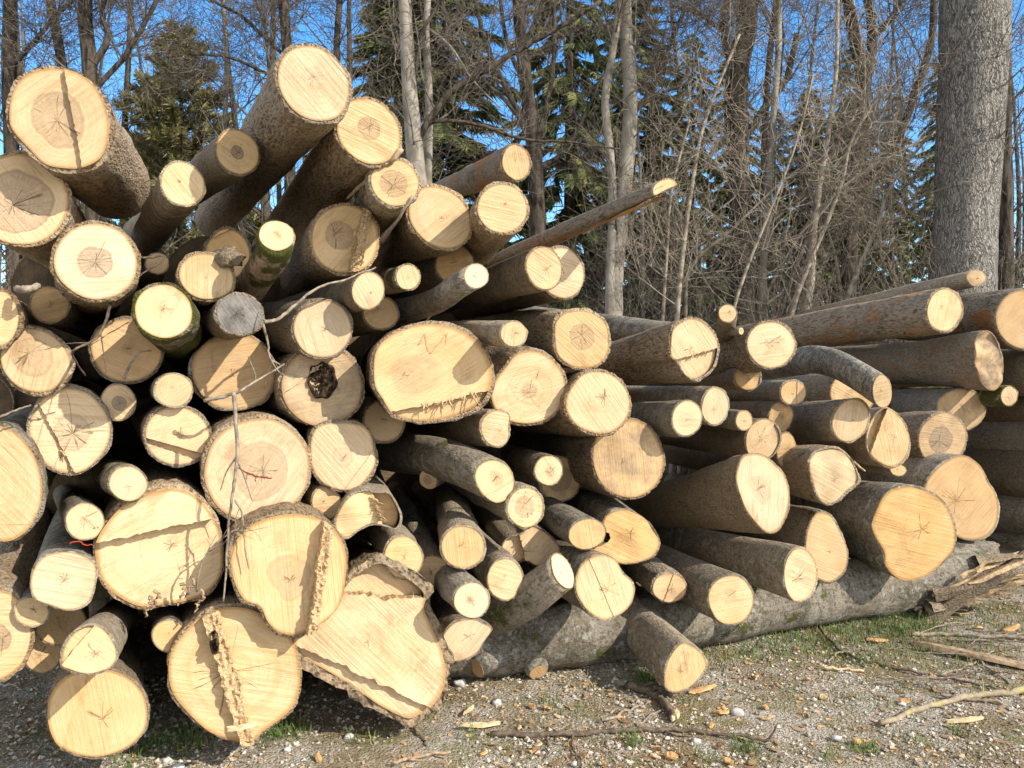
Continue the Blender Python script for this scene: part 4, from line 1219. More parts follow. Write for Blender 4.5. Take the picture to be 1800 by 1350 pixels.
def stone(label, px, py, rpx, sq=.6, seed=1):
    p = ground(px, py)
    r = rpx * p.y / F
    m = MB()
    n, N = 9, 14
    for i in range(n):
        for q in range(N):
            th, ph = PI * i / (n - 1), 2 * PI * q / N
            d = Vector((math.sin(th) * math.cos(ph), math.sin(th) * math.sin(ph), math.cos(th)))
            rr = r * .85 * (1 + .40 * noise.noise(d * 1.4 + Vector((seed * 3.1, 0, 0))) + .12 * noise.noise(d * 4))
            m.v.append((d.x * rr, d.y * rr * .85, d.z * rr * sq))
    for i in range(n - 1):
        for q in range(N):
            A, B = i * N + q, i * N + (q + 1) % N
            m.f.append((A, A + N, B + N, B)); m.m.append(0)
    o = m.build('stone', STONE)
    o.location = p + Vector((0, 0, r * sq * .45))
    return tag(o, label, 'stone', 'pale stones on the gravel')


for i, (lb, x, y, r) in enumerate([
    ('round cream stone on the gravel below the left end of the long trunk', 873, 1238, 11),
    ('bluish white stone under the log that reaches down to the gravel', 1296, 1256, 14),
    ('white stone beside the long dark stick', 1224, 1306, 11),
    ('white stone in the left foreground below the lowest log', 293, 1340, 11),
    ('second white stone, touching the first at the bottom edge on the left', 313, 1352, 13),
    ('small pale stone in the gravel left of centre', 613, 1298, 10),
    ('grey stone in the shade beside the massive butt log', 808, 1205, 13),
    ('small white stone on the right of the gravel', 1606, 1178, 5),
    ('flat grey stone in the right foreground', 1470, 1300, 10),
    ('tan stone half sunk in the gravel right of the middle', 1585, 1240, 8),
    ('chalky stone lying close to the grassy foot of the huge bottom log', 505, 1320, 8),
    ('small stone at the bottom edge right of centre', 1010, 1345, 8),
    ('pebble between the sticks in the right foreground', 1415, 1248, 5)]):
    stone(lb, x, y, r, seed=i + 1)


def pole_split():
    owner = next(o for o in LOGS if 'splintered pole' in o['label'])
    inv = owner.matrix_world.inverted()
    M_ = owner.matrix_world
    rg = random.Random(12)
    bark = next(c for c in owner.children if c.name.startswith('bark'))
    m = MB()
    K = 30
    for k in range(K):
        t = k / (K - 1)
        z = -.02 - 1.5 * t
        r = .034 * (1 + .35 * (-z) / 3.0) + .012
        w0, w1 = -1.75 + .25 * noise.noise(Vector((t * 9, 1, 0))), -.62 + .35 * noise.noise(Vector((t * 11, 4, 0)))
        for q in range(6):
            a = w0 + (w1 - w0) * q / 5
            rr = r * (1.0 if 0 < q < 5 else .86) + .003 * noise.noise(Vector((t * 30, q * .8, 2)))
            m.v.append(tuple(M_ @ Vector((math.cos(a) * rr, math.sin(a) * rr, z))))
    for k in range(K - 1):
        for q in range(5):
            A = k * 6 + q
            m.f.append((A, A + 1, A + 7, A + 6)); m.m.append(0)
    m.build('split_side', SPLITW, owner, inv=inv)


SPLITW = mat_simple('orange_split_wood', (0.34, 0.17, 0.06), (0.62, 0.37, 0.16), 30, (1, 1, .15))
pole_split()


_rg = random.Random(77)
for _i in range(14):
    _x, _y = _rg.uniform(1600, 1800), _rg.uniform(1095, 1215)
    _g = ground(_x, _y, .012)
    _a, _l = _rg.uniform(-.9, .9), _rg.uniform(.2, .55)
    _d = Vector((math.cos(_a), math.sin(_a) * .6, 0))
    _p = [_g - _d * _l * .5, _g + Vector((_rg.uniform(-.03, .03), _rg.uniform(-.04, .04), _rg.uniform(.005, .04))), _g + _d * _l * .5 + Vector((0, 0, _rg.uniform(0, .05)))]
    twig('stick', 'thin bent twig in the tangle of brush on the ground at the right edge', _p, _rg.uniform(.003, .007), TWIG if _i % 3 else TWIGD, cat='stick', group='brush twigs tangled on the ground', side=2, seed=200 + _i, wob=.004)
# ------------------------------------------------------------------ ground
def gz(x, y):
    k = max(0., min(1., (9 - y) / 3))
    return (.014 * noise.noise(Vector((x * 1.3, y * 1.3, 3))) + .008 * noise.noise(Vector((x * 5, y * 5, 1))) + .004 * noise.noise(Vector((x * 17, y * 17, 2)))) * k + (1 - k) * .12 * noise.noise(Vector((x * .25, y * .25, 5)))


def mat_ground():
    g = NT('gravel_and_litter')
    co = g.n('TexCoord').outputs['Object']
    sep = g.n('SeparateXYZ', {0: co})
    v1 = g.n('TexVoronoi', {'Vector': co, 'Scale': 75.0, 'Randomness': 1.0}, feature='F1')
    v2 = g.n('TexVoronoi', {'Vector': co, 'Scale': 170.0, 'Randomness': 1.0}, feature='F1')
    c1 = g.n('SeparateColor', {0: v1.outputs['Color']}).outputs[0]
    c2 = g.n('SeparateColor', {0: v2.outputs['Color']}).outputs[1]
    st = g.mix(c1, (0.26, 0.22, 0.165), (0.56, 0.50, 0.405))
    st = g.mix(.5, st, g.mix(c2, (0.13, 0.11, 0.09), (0.50, 0.46, 0.41)))
    dirt = g.mix(g.noise(co, 60, None, 4.0, .7), (0.10, 0.072, 0.040), (0.31, 0.24, 0.14))
    p = g.noise(co, 2.2, None, 5.0, .65)
    p2 = g.noise(co, 11.0, None, 4.0, .7)
    pm = g.step(g.m('ADD', g.m('MULTIPLY', p, .6), g.m('MULTIPLY', p2, .4)), .42, .58)
    col = g.mix(pm, dirt, st)
    ms = g.noise(co, 3.1, None, 5.0, .7)
    col = g.mix(g.m('MULTIPLY', g.step(ms, .48, .62), .6), col, (0.14, 0.135, 0.045))
    lit = g.mix(g.noise(co, 14, None, 5.0, .7), (0.05, 0.032, 0.018), (0.24, 0.15, 0.08))
    far = g.step(sep.outputs[1], 5.6, 7.5)
    col = g.mix(far, col, lit)
    h = g.m('SUBTRACT', g.m('MULTIPLY', p2, .6), g.m('ADD', g.m('MULTIPLY', v1.outputs['Distance'], .6), g.m('MULTIPLY', v2.outputs['Distance'], .3)))
    return g.out(col, .9, g.bump(h, 1.0, .012), .2)


xs = [-400, -150, -60, -25, -12, -7, -5] + [-4 + i * .05 for i in range(181)] + [6, 8, 13, 26, 60, 150, 400]
ys = [-60, -20, -6, -1, 1.4, 2.0] + [2.4 + i * .05 for i in range(80)] + [6.8, 7.3, 8, 9, 10.5, 12, 14, 17, 21, 26, 34, 50, 80, 150, 300, 700]
m = MB()
for y in ys:
    for x in xs: m.v.append((x, y, gz(x, y)))
W_ = len(xs)
for j in range(len(ys) - 1):
    for i in range(W_ - 1):
        a = j * W_ + i
        m.f.append((a, a + 1, a + 1 + W_, a + W_)); m.m.append(0)
tag(m.build('ground', mat_ground()), kind='structure')


def vis_ground(rg, y0=2.8, y1=6.0):
    y = y0 + (y1 - y0) * rg.random() ** 1.25
    x = rg.uniform(-.72, .78) * y
    return x, y


rg = random.Random(21)
GRV = NT('gravel_stones')
_oc = GRV.n('TexCoord').outputs['Object']
_c = GRV.n('TexNoise', {'Vector': _oc, 'Scale': 31.0, 'Detail': 1.0}).outputs[0]
_c2 = GRV.n('TexWhiteNoise', {'Vector': GRV.vm('SNAP', _oc, (.02, .02, .5))}).outputs[0]
GRAVEL = GRV.out(GRV.mix(_c2, (0.18, 0.15, 0.11), (0.56, 0.505, 0.42)), .85)
m = MB()
for i in range(26000):
    x, y = vis_ground(rg, 2.75, 5.2)
    if noise.noise(Vector((x * 1.1, y * 1.1, 9))) + .5 * noise.noise(Vector((x * 4, y * 4, 7))) < rg.uniform(-.55, .25): continue
    r = rg.choice((.003, .003, .004, .004, .005, .006, .009, .012)) * rg.uniform(.8, 1.3)
    z = gz(x, y)
    b = len(m.v)
    a = rg.uniform(0, 6.3); ca, sa = math.cos(a), math.sin(a)
    for dx, dy, dz in ((1, 0, .1), (0, 1, 0), (-1, .1, 0), (0, -1, .15), (.2, .1, .75), (0, 0, -.6)):
        dx, dy, dz = (q * rg.uniform(.7, 1.25) for q in (dx, dy, dz))
        m.v.append((x + r * (dx * ca - dy * sa), y + r * (dx * sa + dy * ca), z + r * (dz + .25)))
    for q in range(4):
        m.f.append((b + q, b + (q + 1) % 4, b + 4)); m.f.append((b + (q + 1) % 4, b + q, b + 5)); m.m += [0, 0]
tag(m.build('gravel', GRAVEL, smooth=False), 'fine grey and white gravel covering the yard in front of the logs', 'gravel', kind='stuff')

# straw, leaf crumbs and chips
def blade(m, x, y, z, a, l, w, lean, mat=0, seg=3, curl=.5):
    b = len(m.v)
    ca, sa = math.cos(a), math.sin(a)
    for i in range(seg + 1):
        u = i / seg
        d = lean * l * u + curl * l * .3 * u * u
        h = l * u * math.sqrt(max(.02, 1 - lean * lean)) - curl * l * .3 * u * u
        ww = w * (1 - u * .85)
        px, py = x + d * ca, y + d * sa
        m.v.append((px - sa * ww, py + ca * ww, z + max(h, .002))); m.v.append((px + sa * ww, py - ca * ww, z + max(h, .002)))
    for i in range(seg):
        q = b + i * 2
        m.f.append((q, q + 1, q + 3, q + 2)); m.m.append(mat)


STRAW = mat_simple('dry_straw', (0.20, 0.14, 0.075), (0.42, 0.32, 0.185), 9)
m = MB()
for i in range(26000):
    x, y = vis_ground(rg, 2.75, 6)
    q = noise.noise(Vector((x * 1.6, y * 1.6, 19))) + .6 * noise.noise(Vector((x * 5, y * 5, 4)))
    if q < rg.uniform(-.35, .4): continue
    blade(m, x, y, gz(x, y) + rg.uniform(0, .006), rg.uniform(0, 6.3), rg.uniform(.01, .05), rg.uniform(.0008, .0024), rg.uniform(.7, 1.0), curl=rg.uniform(-.3, .6), seg=2)
tag(m.build('dry_litter', STRAW), 'dry straw and leaf crumbs strewn over the gravel', 'litter', kind='stuff')

LEAF = mat_simple('dead_leaves', (0.10, 0.06, 0.03), (0.30, 0.185, 0.09), 10, c3=(.36, .27, .16))
m = MB()
for i in range(2600):
    x, y = vis_ground(rg, 2.8, 6.2)
    if noise.noise(Vector((x * 1.1, y * 1.1, 41))) + .25 * max(0, y - 3.6) < rg.uniform(-.15, .6): continue
    z = gz(x, y) + .003
    l, w = rg.uniform(.012, .034), rg.uniform(.006, .014)
    a = rg.uniform(0, 6.3); ca, sa = math.cos(a), math.sin(a)
    cu = rg.uniform(-.3, .7)
    b = len(m.v)
    for u, k, dz in ((-1, .1, .2), (-.4, 1, .0), (.3, .9, .0), (1, .1, .4)):
        for sgn in (-1, 1):
            dx, dy = u * l, sgn * k * w
            m.v.append((x + dx * ca - dy * sa, y + dx * sa + dy * ca, z + abs(cu) * l * (dz + k * .35 * (sgn > 0)) + .002))
    for q in range(3): m.f.append((b + q * 2, b + q * 2 + 1, b + q * 2 + 3, b + q * 2 + 2)); m.m.append(0)
tag(m.build('dead_leaves', LEAF), 'small curled dead leaves and bark flakes strewn on the ground', 'leaf litter', kind='stuff')

CR = mat_simple('sawdust_crumbs', (0.40, 0.21, 0.09), (0.62, 0.43, 0.24), 14)
m = MB()
for i in range(1500):
    x, y = vis_ground(rg, 2.8, 5.4)
    z = gz(x, y) + .004
    s = rg.uniform(.004, .014)
    a = rg.uniform(0, 6.3); ca, sa = math.cos(a) * s, math.sin(a) * s
    b = len(m.v)
    k = rg.uniform(.25, .7)
    for dx, dy, dz in ((1, k, 0), (-1, k, .2), (-.8, -k, 0), (1, -k * .8, .3)): m.v.append((x + dx * ca - dy * sa, y + dx * sa + dy * ca, z + dz * s))
    for dx, dy, dz in ((1, k, -.3), (-1, k, -.1), (-.8, -k, -.3), (1, -k * .8, 0)): m.v.append((x + dx * ca - dy * sa, y + dx * sa + dy * ca, z + dz * s))
    m.f += [(b, b + 1, b + 2, b + 3), (b, b + 4, b + 5, b + 1), (b + 1, b + 5, b + 6, b + 2), (b + 2, b + 6, b + 7, b + 3), (b + 3, b + 7, b + 4, b)]; m.m += [0] * 5
tag(m.build('wood_crumbs', CR, smooth=False), 'crumbs of sawn wood scattered on the gravel', 'wood crumbs', kind='stuff')

GRASS = mat_simple('grass_blades', (0.045, 0.095, 0.018), (0.13, 0.21, 0.045), 14, c3=(.24, .22, .09))
m = MB()
TUFT = [(1500, 1110, .30, 420), (1560, 1100, .25, 460), (1600, 1098, .2, 300), (1620, 1120, .25, 300), (1450, 1118, .2, 260), (1530, 1135, .3, 260), (1380, 1132, .2, 160), (1580, 1150, .3, 190), (1420, 1150, .3, 160), (1500, 1150, .3, 150), (1320, 1155, .22, 120), (1650, 1140, .3, 160), (1740, 1130, .3, 160), (1230, 1170, .15, 90), (1550, 1185, .3, 90), (1400, 1128, .18, 90), (1340, 1138, .15, 70), (1270, 1150, .14, 90), (1250, 1160, .1, 60),
        (1140, 1190, .06, 110), (1130, 1200, .08, 70), (735, 1262, .05, 100), (480, 1285, .12, 200), (510, 1290, .1, 120), (455, 1300, .08, 90), (320, 1310, .14, 170), (280, 1290, .12, 120), (270, 1320, .1, 80), (1310, 1318, .07, 80), (1110, 1308, .05, 70), (1690, 1290, .06, 50), (1710, 1180, .12, 60), (1480, 1160, .14, 90), (1690, 1085, .25, 130), (1770, 1080, .3, 150), (1790, 1100, .2, 100), (1520, 1320, .06, 60), (1465, 1335, .06, 40), (1220, 1245, .08, 25), (1245, 1335, .06, 30), (640, 1300, .08, 40), (960, 1235, .06, 30), (1000, 1250, .08, 30), (830, 1300, .08, 35), (1390, 1220, .1, 30), (1730, 1220, .12, 40), (1480, 1225, .08, 30), (200, 1345, .1, 50), (1540, 1240, .1, 25), (1600, 1310, .08, 30)]
for px, py, rr, cnt in TUFT:
    g0 = ground(px, py)
    for i in range(cnt):
        a, d = rg.uniform(0, 6.3), rr * math.sqrt(rg.random())
        x, y = g0.x + d * math.cos(a), g0.y + d * math.sin(a) * .8
        blade(m, x, y, gz(x, y), rg.uniform(0, 6.3), rg.uniform(.02, .075), rg.uniform(.0012, .0026), rg.uniform(.1, .7), curl=rg.uniform(0, .9))
for i in range(5200):
    x, y = vis_ground(rg, 2.8, 6.5)
    if noise.noise(Vector((x * 1.2, y * 1.2, 33))) < rg.uniform(-.2, .5): continue
    blade(m, x, y, gz(x, y), rg.uniform(0, 6.3), rg.uniform(.012, .045), rg.uniform(.001, .002), rg.uniform(.2, .9), curl=rg.uniform(0, .9))
tag(m.build('grass', GRASS), 'short green grass growing in tufts at the foot of the logs', 'grass', kind='stuff')
# ------------------------------------------------------------------ trees
def mat_tree_bark(name, c1, c2, c3, scale, stretch, bump, dist, lich=.3):
    g = NT(name)
    co = g.n('TexCoord').outputs['Object']
    wn = g.n('TexNoise', {'Vector': co, 'Scale': 2.0, 'Detail': 2.0}).outputs['Color']
    cw = g.vm('ADD', co, g.vm('MULTIPLY', g.vm('SUBTRACT', wn, (.5, .5, .5)), (.12, .12, .2)))
    sv = g.vm('MULTIPLY', cw, stretch)
    n1 = g.noise(sv, scale, None, 5.0, .65)
    vor = g.n('TexVoronoi', {'Vector': sv, 'Scale': scale * .9}, feature='F1').outputs['Distance']
    r = g.m('ADD', g.m('MULTIPLY', n1, .7), g.m('MULTIPLY', vor, .45))
    col = g.mix(g.step(r, .35, .72), c1, c2)
    n2 = g.noise(co, 2.6, None, 5.0, .65)
    col = g.mix(g.m('MULTIPLY', g.step(n2, .5, .68), lich), col, c3)
    return g.out(col, .9, g.bump(r, bump, dist), .15)


T_GREY = mat_tree_bark('grey_smooth_bark', (0.15, 0.13, 0.10), (0.30, 0.265, 0.215), (0.11, 0.10, 0.072), 9, (1, 1, .5), .35, .01, .5)
T_DARK = mat_tree_bark('dark_furrowed_bark', (0.018, 0.014, 0.011), (0.10, 0.08, 0.06), (0.06, 0.055, 0.028), 16, (1, 1, .22), 1.0, .03, .4)
T_ASH = mat_tree_bark('ridged_ash_bark', (0.075, 0.065, 0.055), (0.37, 0.335, 0.29), (0.26, 0.25, 0.21), 17, (1, 1, .2), 1.0, .05, .25)
def mat_ridged():
    g = NT('ridged_ash_bark')
    co = g.n('TexCoord').outputs['Object']
    wn = g.n('TexNoise', {'Vector': co, 'Scale': 5.0, 'Detail': 3.0}).outputs['Color']
    cw = g.vm('ADD', co, g.vm('MULTIPLY', g.vm('SUBTRACT', wn, (.5, .5, .5)), (.16, .16, .6)))
    sv = g.vm('MULTIPLY', cw, (1, 1, .10))
    e = g.n('TexVoronoi', {'Vector': sv, 'Scale': 46.0}, feature='DISTANCE_TO_EDGE').outputs['Distance']
    e2 = g.n('TexVoronoi', {'Vector': sv, 'Scale': 100.0}, feature='DISTANCE_TO_EDGE').outputs['Distance']
    fine = g.noise(g.vm('MULTIPLY', co, (1, 1, .4)), 90, None, 4.0, .7)
    h = g.m('ADD', g.m('MULTIPLY', g.step(e, 0.02, .26), .8), g.m('MULTIPLY', g.step(e2, 0.0, .25), .25))
    mid = g.noise(g.vm('MULTIPLY', cw, (1, 1, .16)), 30, None, 5.0, .7)
    h = g.m('ADD', g.m('MULTIPLY', h, .6), g.m('ADD', g.m('MULTIPLY', fine, .25), g.m('MULTIPLY', g.step(mid, .3, .7), .5)))
    col = g.mix(g.step(h, .25, 1.0), (0.10, 0.09, 0.078), (0.50, 0.465, 0.415))
    col = g.mix(g.m('MULTIPLY', g.step(fine, .5, .7), .4), col, (0.44, 0.41, 0.36))
    n2 = g.noise(co, 2.0, None, 4.0, .6)
    col = g.mix(g.m('MULTIPLY', g.step(n2, .5, .7), .35), col, (0.26, 0.24, 0.205))
    return g.out(col, .9, g.bump(h, 1.0, .05), .15)


T_ASH = mat_ridged()
T_TWIG = mat_tree_bark('fine_twig_bark', (0.055, 0.043, 0.035), (0.20, 0.168, 0.135), (0.08, 0.048, 0.04), 12, (1, 1, 1), .1, .003, .4)
T_PALE = mat_tree_bark('pale_shoot_bark', (0.15, 0.125, 0.095), (0.36, 0.305, 0.235), (0.12, 0.075, 0.05), 12, (1, 1, 1), .1, .003, .5)
NEEDLE = mat_simple('spruce_needles', (0.06, 0.092, 0.032), (0.20, 0.225, 0.078), 4, c3=(.24, .23, .09), bump=0)
NEEDLY = mat_simple('olive_needles', (0.17, 0.175, 0.06), (0.42, 0.39, 0.17), 4, c3=(.42, .36, .20), bump=0)


def rv(rg, s=1.0):
    return Vector((rg.uniform(-s, s), rg.uniform(-s, s), rg.uniform(-s, s)))


def limb(rg, p, d, l, n=5, wob=.16, up=.0):
    """a wavering path"""
    pts = [p.copy()]
    d = d.normalized()
    for i in range(n):
        d = (d + rv(rg, wob) + Vector((0, 0, up))).normalized()
        pts.append(pts[-1] + d * (l / n))
    return pts


def ramify(m, rg, pts, r, level, cfg, mat=0):
    """twigs along a path, recursively"""
    if level >= len(cfg): return
    cnt, l0, l1, ang, up = cfg[level]
    k = len(pts)
    for i in range(cnt):
        u = rg.uniform(.12, 1.0)
        f = u * (k - 1)
        j = min(int(f), k - 2)
        p = pts[j].lerp(pts[j + 1], f - j)
        t = (pts[j + 1] - pts[j]).normalized()
        side = rv(rg)
        side = (side - t * side.dot(t)).normalized()
        an = ang * rg.uniform(.8, 1.5)
        d = t * math.cos(an) + side * math.sin(an) + Vector((0, 0, up))
        l = rg.uniform(l0, l1) * (1.15 - u * .5)
        rr = max(.0042, r * .42 * (1.1 - .5 * u))
        n = 6 if level == 0 else 4
        q = limb(rg, p, d, l, n, .20, .03)
        m.tube(q, [max(.0026, rr * (1 - .7 * a / n)) for a in range(n + 1)], 4 if level == 0 else 3, mat, cap=False)
        ramify(m, rg, q, rr, level + 1, cfg, mat)


def bare_tree(label, seed, h, r, mat, twig, h0=.12, nl=22, cfg=None, group=None, lean=.02, name='bare_tree', ll=(1.4, 3.4), ang=.95):
    """an upright bare tree standing at the origin"""
    rg = random.Random(seed)
    root = empty(name, Matrix.Identity(4), label, 'tree', group)
    t = MB()
    P = limb(rg, Vector((0, 0, -.15)), Vector((rg.uniform(-lean, lean), rg.uniform(-lean, lean), 1)), h, 12, .05, .05)
    P = spline(P, 2)
    k = len(P)
    rad = [r * (1.25 if i == 0 else 1) * (1 - .8 * i / (k - 1)) for i in range(k)]
    t.tube(P, rad, 12)
    t.build('trunk', mat, root)
    c = MB()
    cfg = cfg or [(5, .6, 1.7, .7, .04), (4, .3, .9, .7, .02), (2, .15, .45, .7, 0)]
    for i in range(nl):
        u = h0 + (1 - h0) * (i + rg.random()) / nl
        j = min(int(u * (k - 1)), k - 2)
        a = i * 2.4 + rg.uniform(-.5, .5)
        d = Vector((math.cos(a) * math.sin(ang), math.sin(a) * math.sin(ang), math.cos(ang)))
        l = rg.uniform(*ll) * (1.1 - .6 * u)
        rr = rad[j] * rg.uniform(.28, .45)
        q = limb(rg, P[j], d, l, 6, .22, .03)
        c.tube(q, [rr * (1 - .82 * b / 6) for b in range(7)], 5, 0, cap=False)
        ramify(c, rg, q, rr, 0, cfg)
    c.build('crown', twig, root)
    return root


def bush(label, seed, h, ns, group, mat, spread=.45, cfg=None, name='bare_shrub', r0=.014):
    rg = random.Random(seed)
    root = empty(name, Matrix.Identity(4), label, 'shrub', group)
    s, c = MB(), MB()
    cfg = cfg or [(9, .5, 1.7, .65, .06), (4, .25, .9, .65, .02)]
    for i in range(ns):
        a = rg.uniform(0, 6.3)
        sp = rg.uniform(.1, spread)
        d = Vector((math.cos(a) * sp, math.sin(a) * sp, 1))
        l = h * rg.uniform(.55, 1.05)
        p = Vector((math.cos(a) * .12, math.sin(a) * .12, -.1))
        q = limb(rg, p, d, l, 8, .10, .02)
        rr = r0 * rg.uniform(.6, 1.3)
        s.tube(q, [rr * (1 - .75 * b / 8) for b in range(9)], 6, 0, cap=False)
        ramify(c, rg, q, rr, 0, cfg)
    s.build('stems', mat, root)
    c.build('twigs', mat, root)
    return root


def conifer(label, seed, h, rb, mat, group=None, droop=.25, h0=.04, dens=1.0, name='spruce_tree', taper=1.0, fan=.16):
    rg = random.Random(seed)
    root = empty(name, Matrix.Identity(4), label, 'tree', group)
    t = MB()
    P = [Vector((0, 0, h * i / 10 - .1)) for i in range(11)]
    t.tube(P, [.02 + h * .011 * (1 - i / 10) for i in range(11)], 10)
    t.build('trunk', T_DARK, root)
    c = MB()
    nb = int(h * 11 * dens)
    for i in range(nb):
        u = h0 + (1 - h0) * (i + rg.random()) / nb
        z = h * u
        L = rb * (1 - u) ** taper * rg.uniform(.7, 1.1) + .15
        a = i * 2.4 + rg.uniform(-.4, .4)
        d = Vector((math.cos(a), math.sin(a), rg.uniform(-.05, .35) - droop * .4 + (rg.uniform(0, .7) if droop < .1 else 0)))
        q = limb(rg, Vector((0, 0, z)), d, L, 6, .07, -droop * .12)
        c.tube(q, [.013 * (1 - .7 * b / 6) for b in range(7)], 3, 1, cap=False)
        ns = int(L * 105 * dens) + 12
        for s in range(ns):
            f = rg.uniform(.12, 1) ** .8 * 6
            j = min(int(f), 5)
            p = q[j].lerp(q[j + 1], f - j)
            ta = (q[j + 1] - q[j]).normalized()
            side = Vector((-ta.y, ta.x, 0)).normalized() * rg.choice((-1, 1))
            dv = (ta * rg.uniform(.3, 1) + side * rg.uniform(.2, 1.0) + Vector((0, 0, -droop * rg.uniform(.3, 1.6) + .12 + (rg.uniform(-.8, 1.0) if droop < .1 else 0)))).normalized()
            l = rg.uniform(.5, 1.3) * fan * (1.2 + .8 * (1 - u))
            w = l * rg.uniform(.07, .12)
            n2 = dv.cross(rv(rg)).normalized()
            e = p + dv * l
            mid = p + dv * l * .45
            b = len(c.v)
            c.v += [tuple(p), tuple(mid + n2 * w), tuple(e), tuple(mid - n2 * w)]
            c.f.append((b, b + 1, b + 2, b + 3)); c.m.append(0)
            # a second blade crossing it
            n3 = dv.cross(n2)
            b = len(c.v)
            c.v += [tuple(p), tuple(mid + n3 * w * .8), tuple(e + dv * l * .2), tuple(mid - n3 * w * .8)]
            c.f.append((b, b + 1, b + 2, b + 3)); c.m.append(0)
    c.build('crown', [mat, T_DARK], root, smooth=False)
    return root


def plant(o, x, y, rz=0, s=1.0, lean=(0, 0)):
    o.location = (x, y, 0)
    o.rotation_euler = (lean[0], lean[1], rz)
    o.scale = (s, s, s)


def copy_tree(o, label=None, group=None):
    c = o.copy(); COL.objects.link(c)
    for ch in o.children:
        d = ch.copy(); COL.objects.link(d); d.parent = c
    if label: c['label'] = label
    if group: c['group'] = group
    return c


def lat(px, Y):
    return (px - CX) / F * Y


# ---- trees that can be told apart: trunks traced at their own distance
def traced(label, Y, trunk, mat, limbs=(), twig=None, seed=1, nb=14, bl=(.5, 1.6), name='bare_tree', top=9.0, cfg=None, rough=.03, sides=20, lmat=None):
    """trunk and limbs: (px,py,width_px) from low to high; all stand Y metres away"""
    rg = random.Random(seed)
    P = [at(x, y, Y) for x, y, w in trunk]
    Rr = [w / F * Y / 2 for x, y, w in trunk]
    f0 = P[0].copy()
    dlow = (P[0] - P[1]).normalized(); dlow.z = -1; dlow.normalize()
    base = P[0] + dlow * ((P[0].z + .1) / -dlow.z)
    base.x = P[0].x + (base.x - P[0].x) * .35; base.z = -.1
    P = [base, base.lerp(P[0], .5)] + P
    Rr = [Rr[0] * 1.3, Rr[0] * 1.06] + Rr
    dtop = (P[-1] - P[-2]).normalized(); dtop = (dtop + Vector((0, 0, .5))).normalized()
    if P[-1].z < top:
        n = 3
        l = (top - P[-1].z) / max(.3, dtop.z) / n
        r0 = Rr[-1]
        for i in range(n):
            P.append(P[-1] + (dtop + rv(rg, .08)) * l); Rr.append(r0 * (1 - .28 * (i + 1)))
    M = Matrix.Translation(base)
    inv = M.inverted()
    root = empty(name, M, label, 'tree')
    S = spline(P, 6)
    k = len(S)
    rad = []
    for i in range(k):
        f = i / 6; j = min(int(f), len(Rr) - 2)
        rad.append(Rr[j] + (Rr[j + 1] - Rr[j]) * (f - j))
    m = MB()
    N = sides
    m.tube(S, rad, N)
    for i, v in enumerate(m.v):
        c = S[i // N]; p = Vector(v); d = p - c
        q = p + d * (rough * 2 * noise.noise(Vector((p.x, p.y, p.z * .5)) * (2.5 / max(.15, rad[i // N] * 4))) + rough * .6 * noise.noise(p * 9))
        m.v[i] = tuple(q)
    m.build('trunk', mat, root, inv=inv)
    paths = [(S[8:], rad[8:])]
    for lm in limbs:
        dz = lm[0] if not isinstance(lm[0], tuple) else 0.0
        pts = lm[1:] if not isinstance(lm[0], tuple) else lm
        LP = [at(x, y, Y + dz * i / (len(pts) - 1)) for i, (x, y, w) in enumerate(pts)]
        lr = [w / F * Y / 2 for x, y, w in pts]
        LS = spline(LP, 5)
        l2 = []
        for i in range(len(LS)):
            f = i / 5; j = min(int(f), len(lr) - 2)
            l2.append(lr[j] + (lr[j + 1] - lr[j]) * (f - j))
        LS = [p + rv(rg, l2[i] * .25) for i, p in enumerate(LS)]
        mm = MB()
        mm.tube(LS, l2, 9)
        mm.build('limb', lmat or mat, root, inv=inv)
        paths.append((LS, l2))
    c = MB()
    cfg = cfg or [(5, .4, 1.2, .7, .04), (4, .2, .7, .7, .02), (2, .1, .4, .7, 0)]
    for S_, r_ in paths:
        for i in range(nb if S_ is paths[0][0] else max(4, nb // 2)):
            j = rg.randrange(len(S_) // 5, len(S_) - 1)
            t = (S_[j + 1] - S_[j]).normalized()
            sd = rv(rg); sd = (sd - t * sd.dot(t)).normalized()
            q = limb(rg, S_[j], t * .5 + sd * .8 + Vector((0, 0, .1)), rg.uniform(*bl), 5, .2, .05)
            rr = min(r_[j] * .4, .018) * rg.uniform(.5, 1)
            c.tube(q, [max(.002, rr * (1 - .8 * b / 5)) for b in range(6)], 5, 0, cap=False)
            ramify(c, rg, q, rr, 0, cfg)
    c.build('crown', twig or T_TWIG, root, inv=inv)
    return root


traced('massive ridged ash trunk at the right edge of the wood, half in shade', 9.5, [(1692, 470, 104), (1698, 380, 102), (1705, 250, 103), (1710, 120, 108), (1712, 0, 112)], T_ASH, seed=2, nb=10, top=8, rough=.03, sides=64)
traced('dark narrow trunk just behind the right side of the massive ash', 12, [(1768, 480, 26), (1766, 300, 22), (1768, 120, 18), (1762, 0, 18)], T_DARK, seed=3, nb=14)
traced('pale grey trunk with a long dark limb arching to the upper right, left of centre', 9, [(742, 420, 36), (735, 330, 33), (728, 255, 31), (718, 130, 25), (711, 0, 22)], T_GREY,
       [[(727, 262, 14), (745, 225, 13), (765, 195, 12), (800, 155, 11.5), (850, 125, 11), (900, 95, 10), (945, 68, 9.5), (990, 45, 8), (1055, 2, 7)],
        [(738, 235, 9), (755, 217, 8), (785, 211, 7), (840, 219, 6), (890, 236, 5.5), (930, 246, 5), (1000, 250, 4), (1090, 262, 3)],
        [(724, 170, 8), (742, 60, 7), (770, 10, 6), (790, -40, 5)]], lmat=T_DARK, seed=4, nb=6, rough=.02)
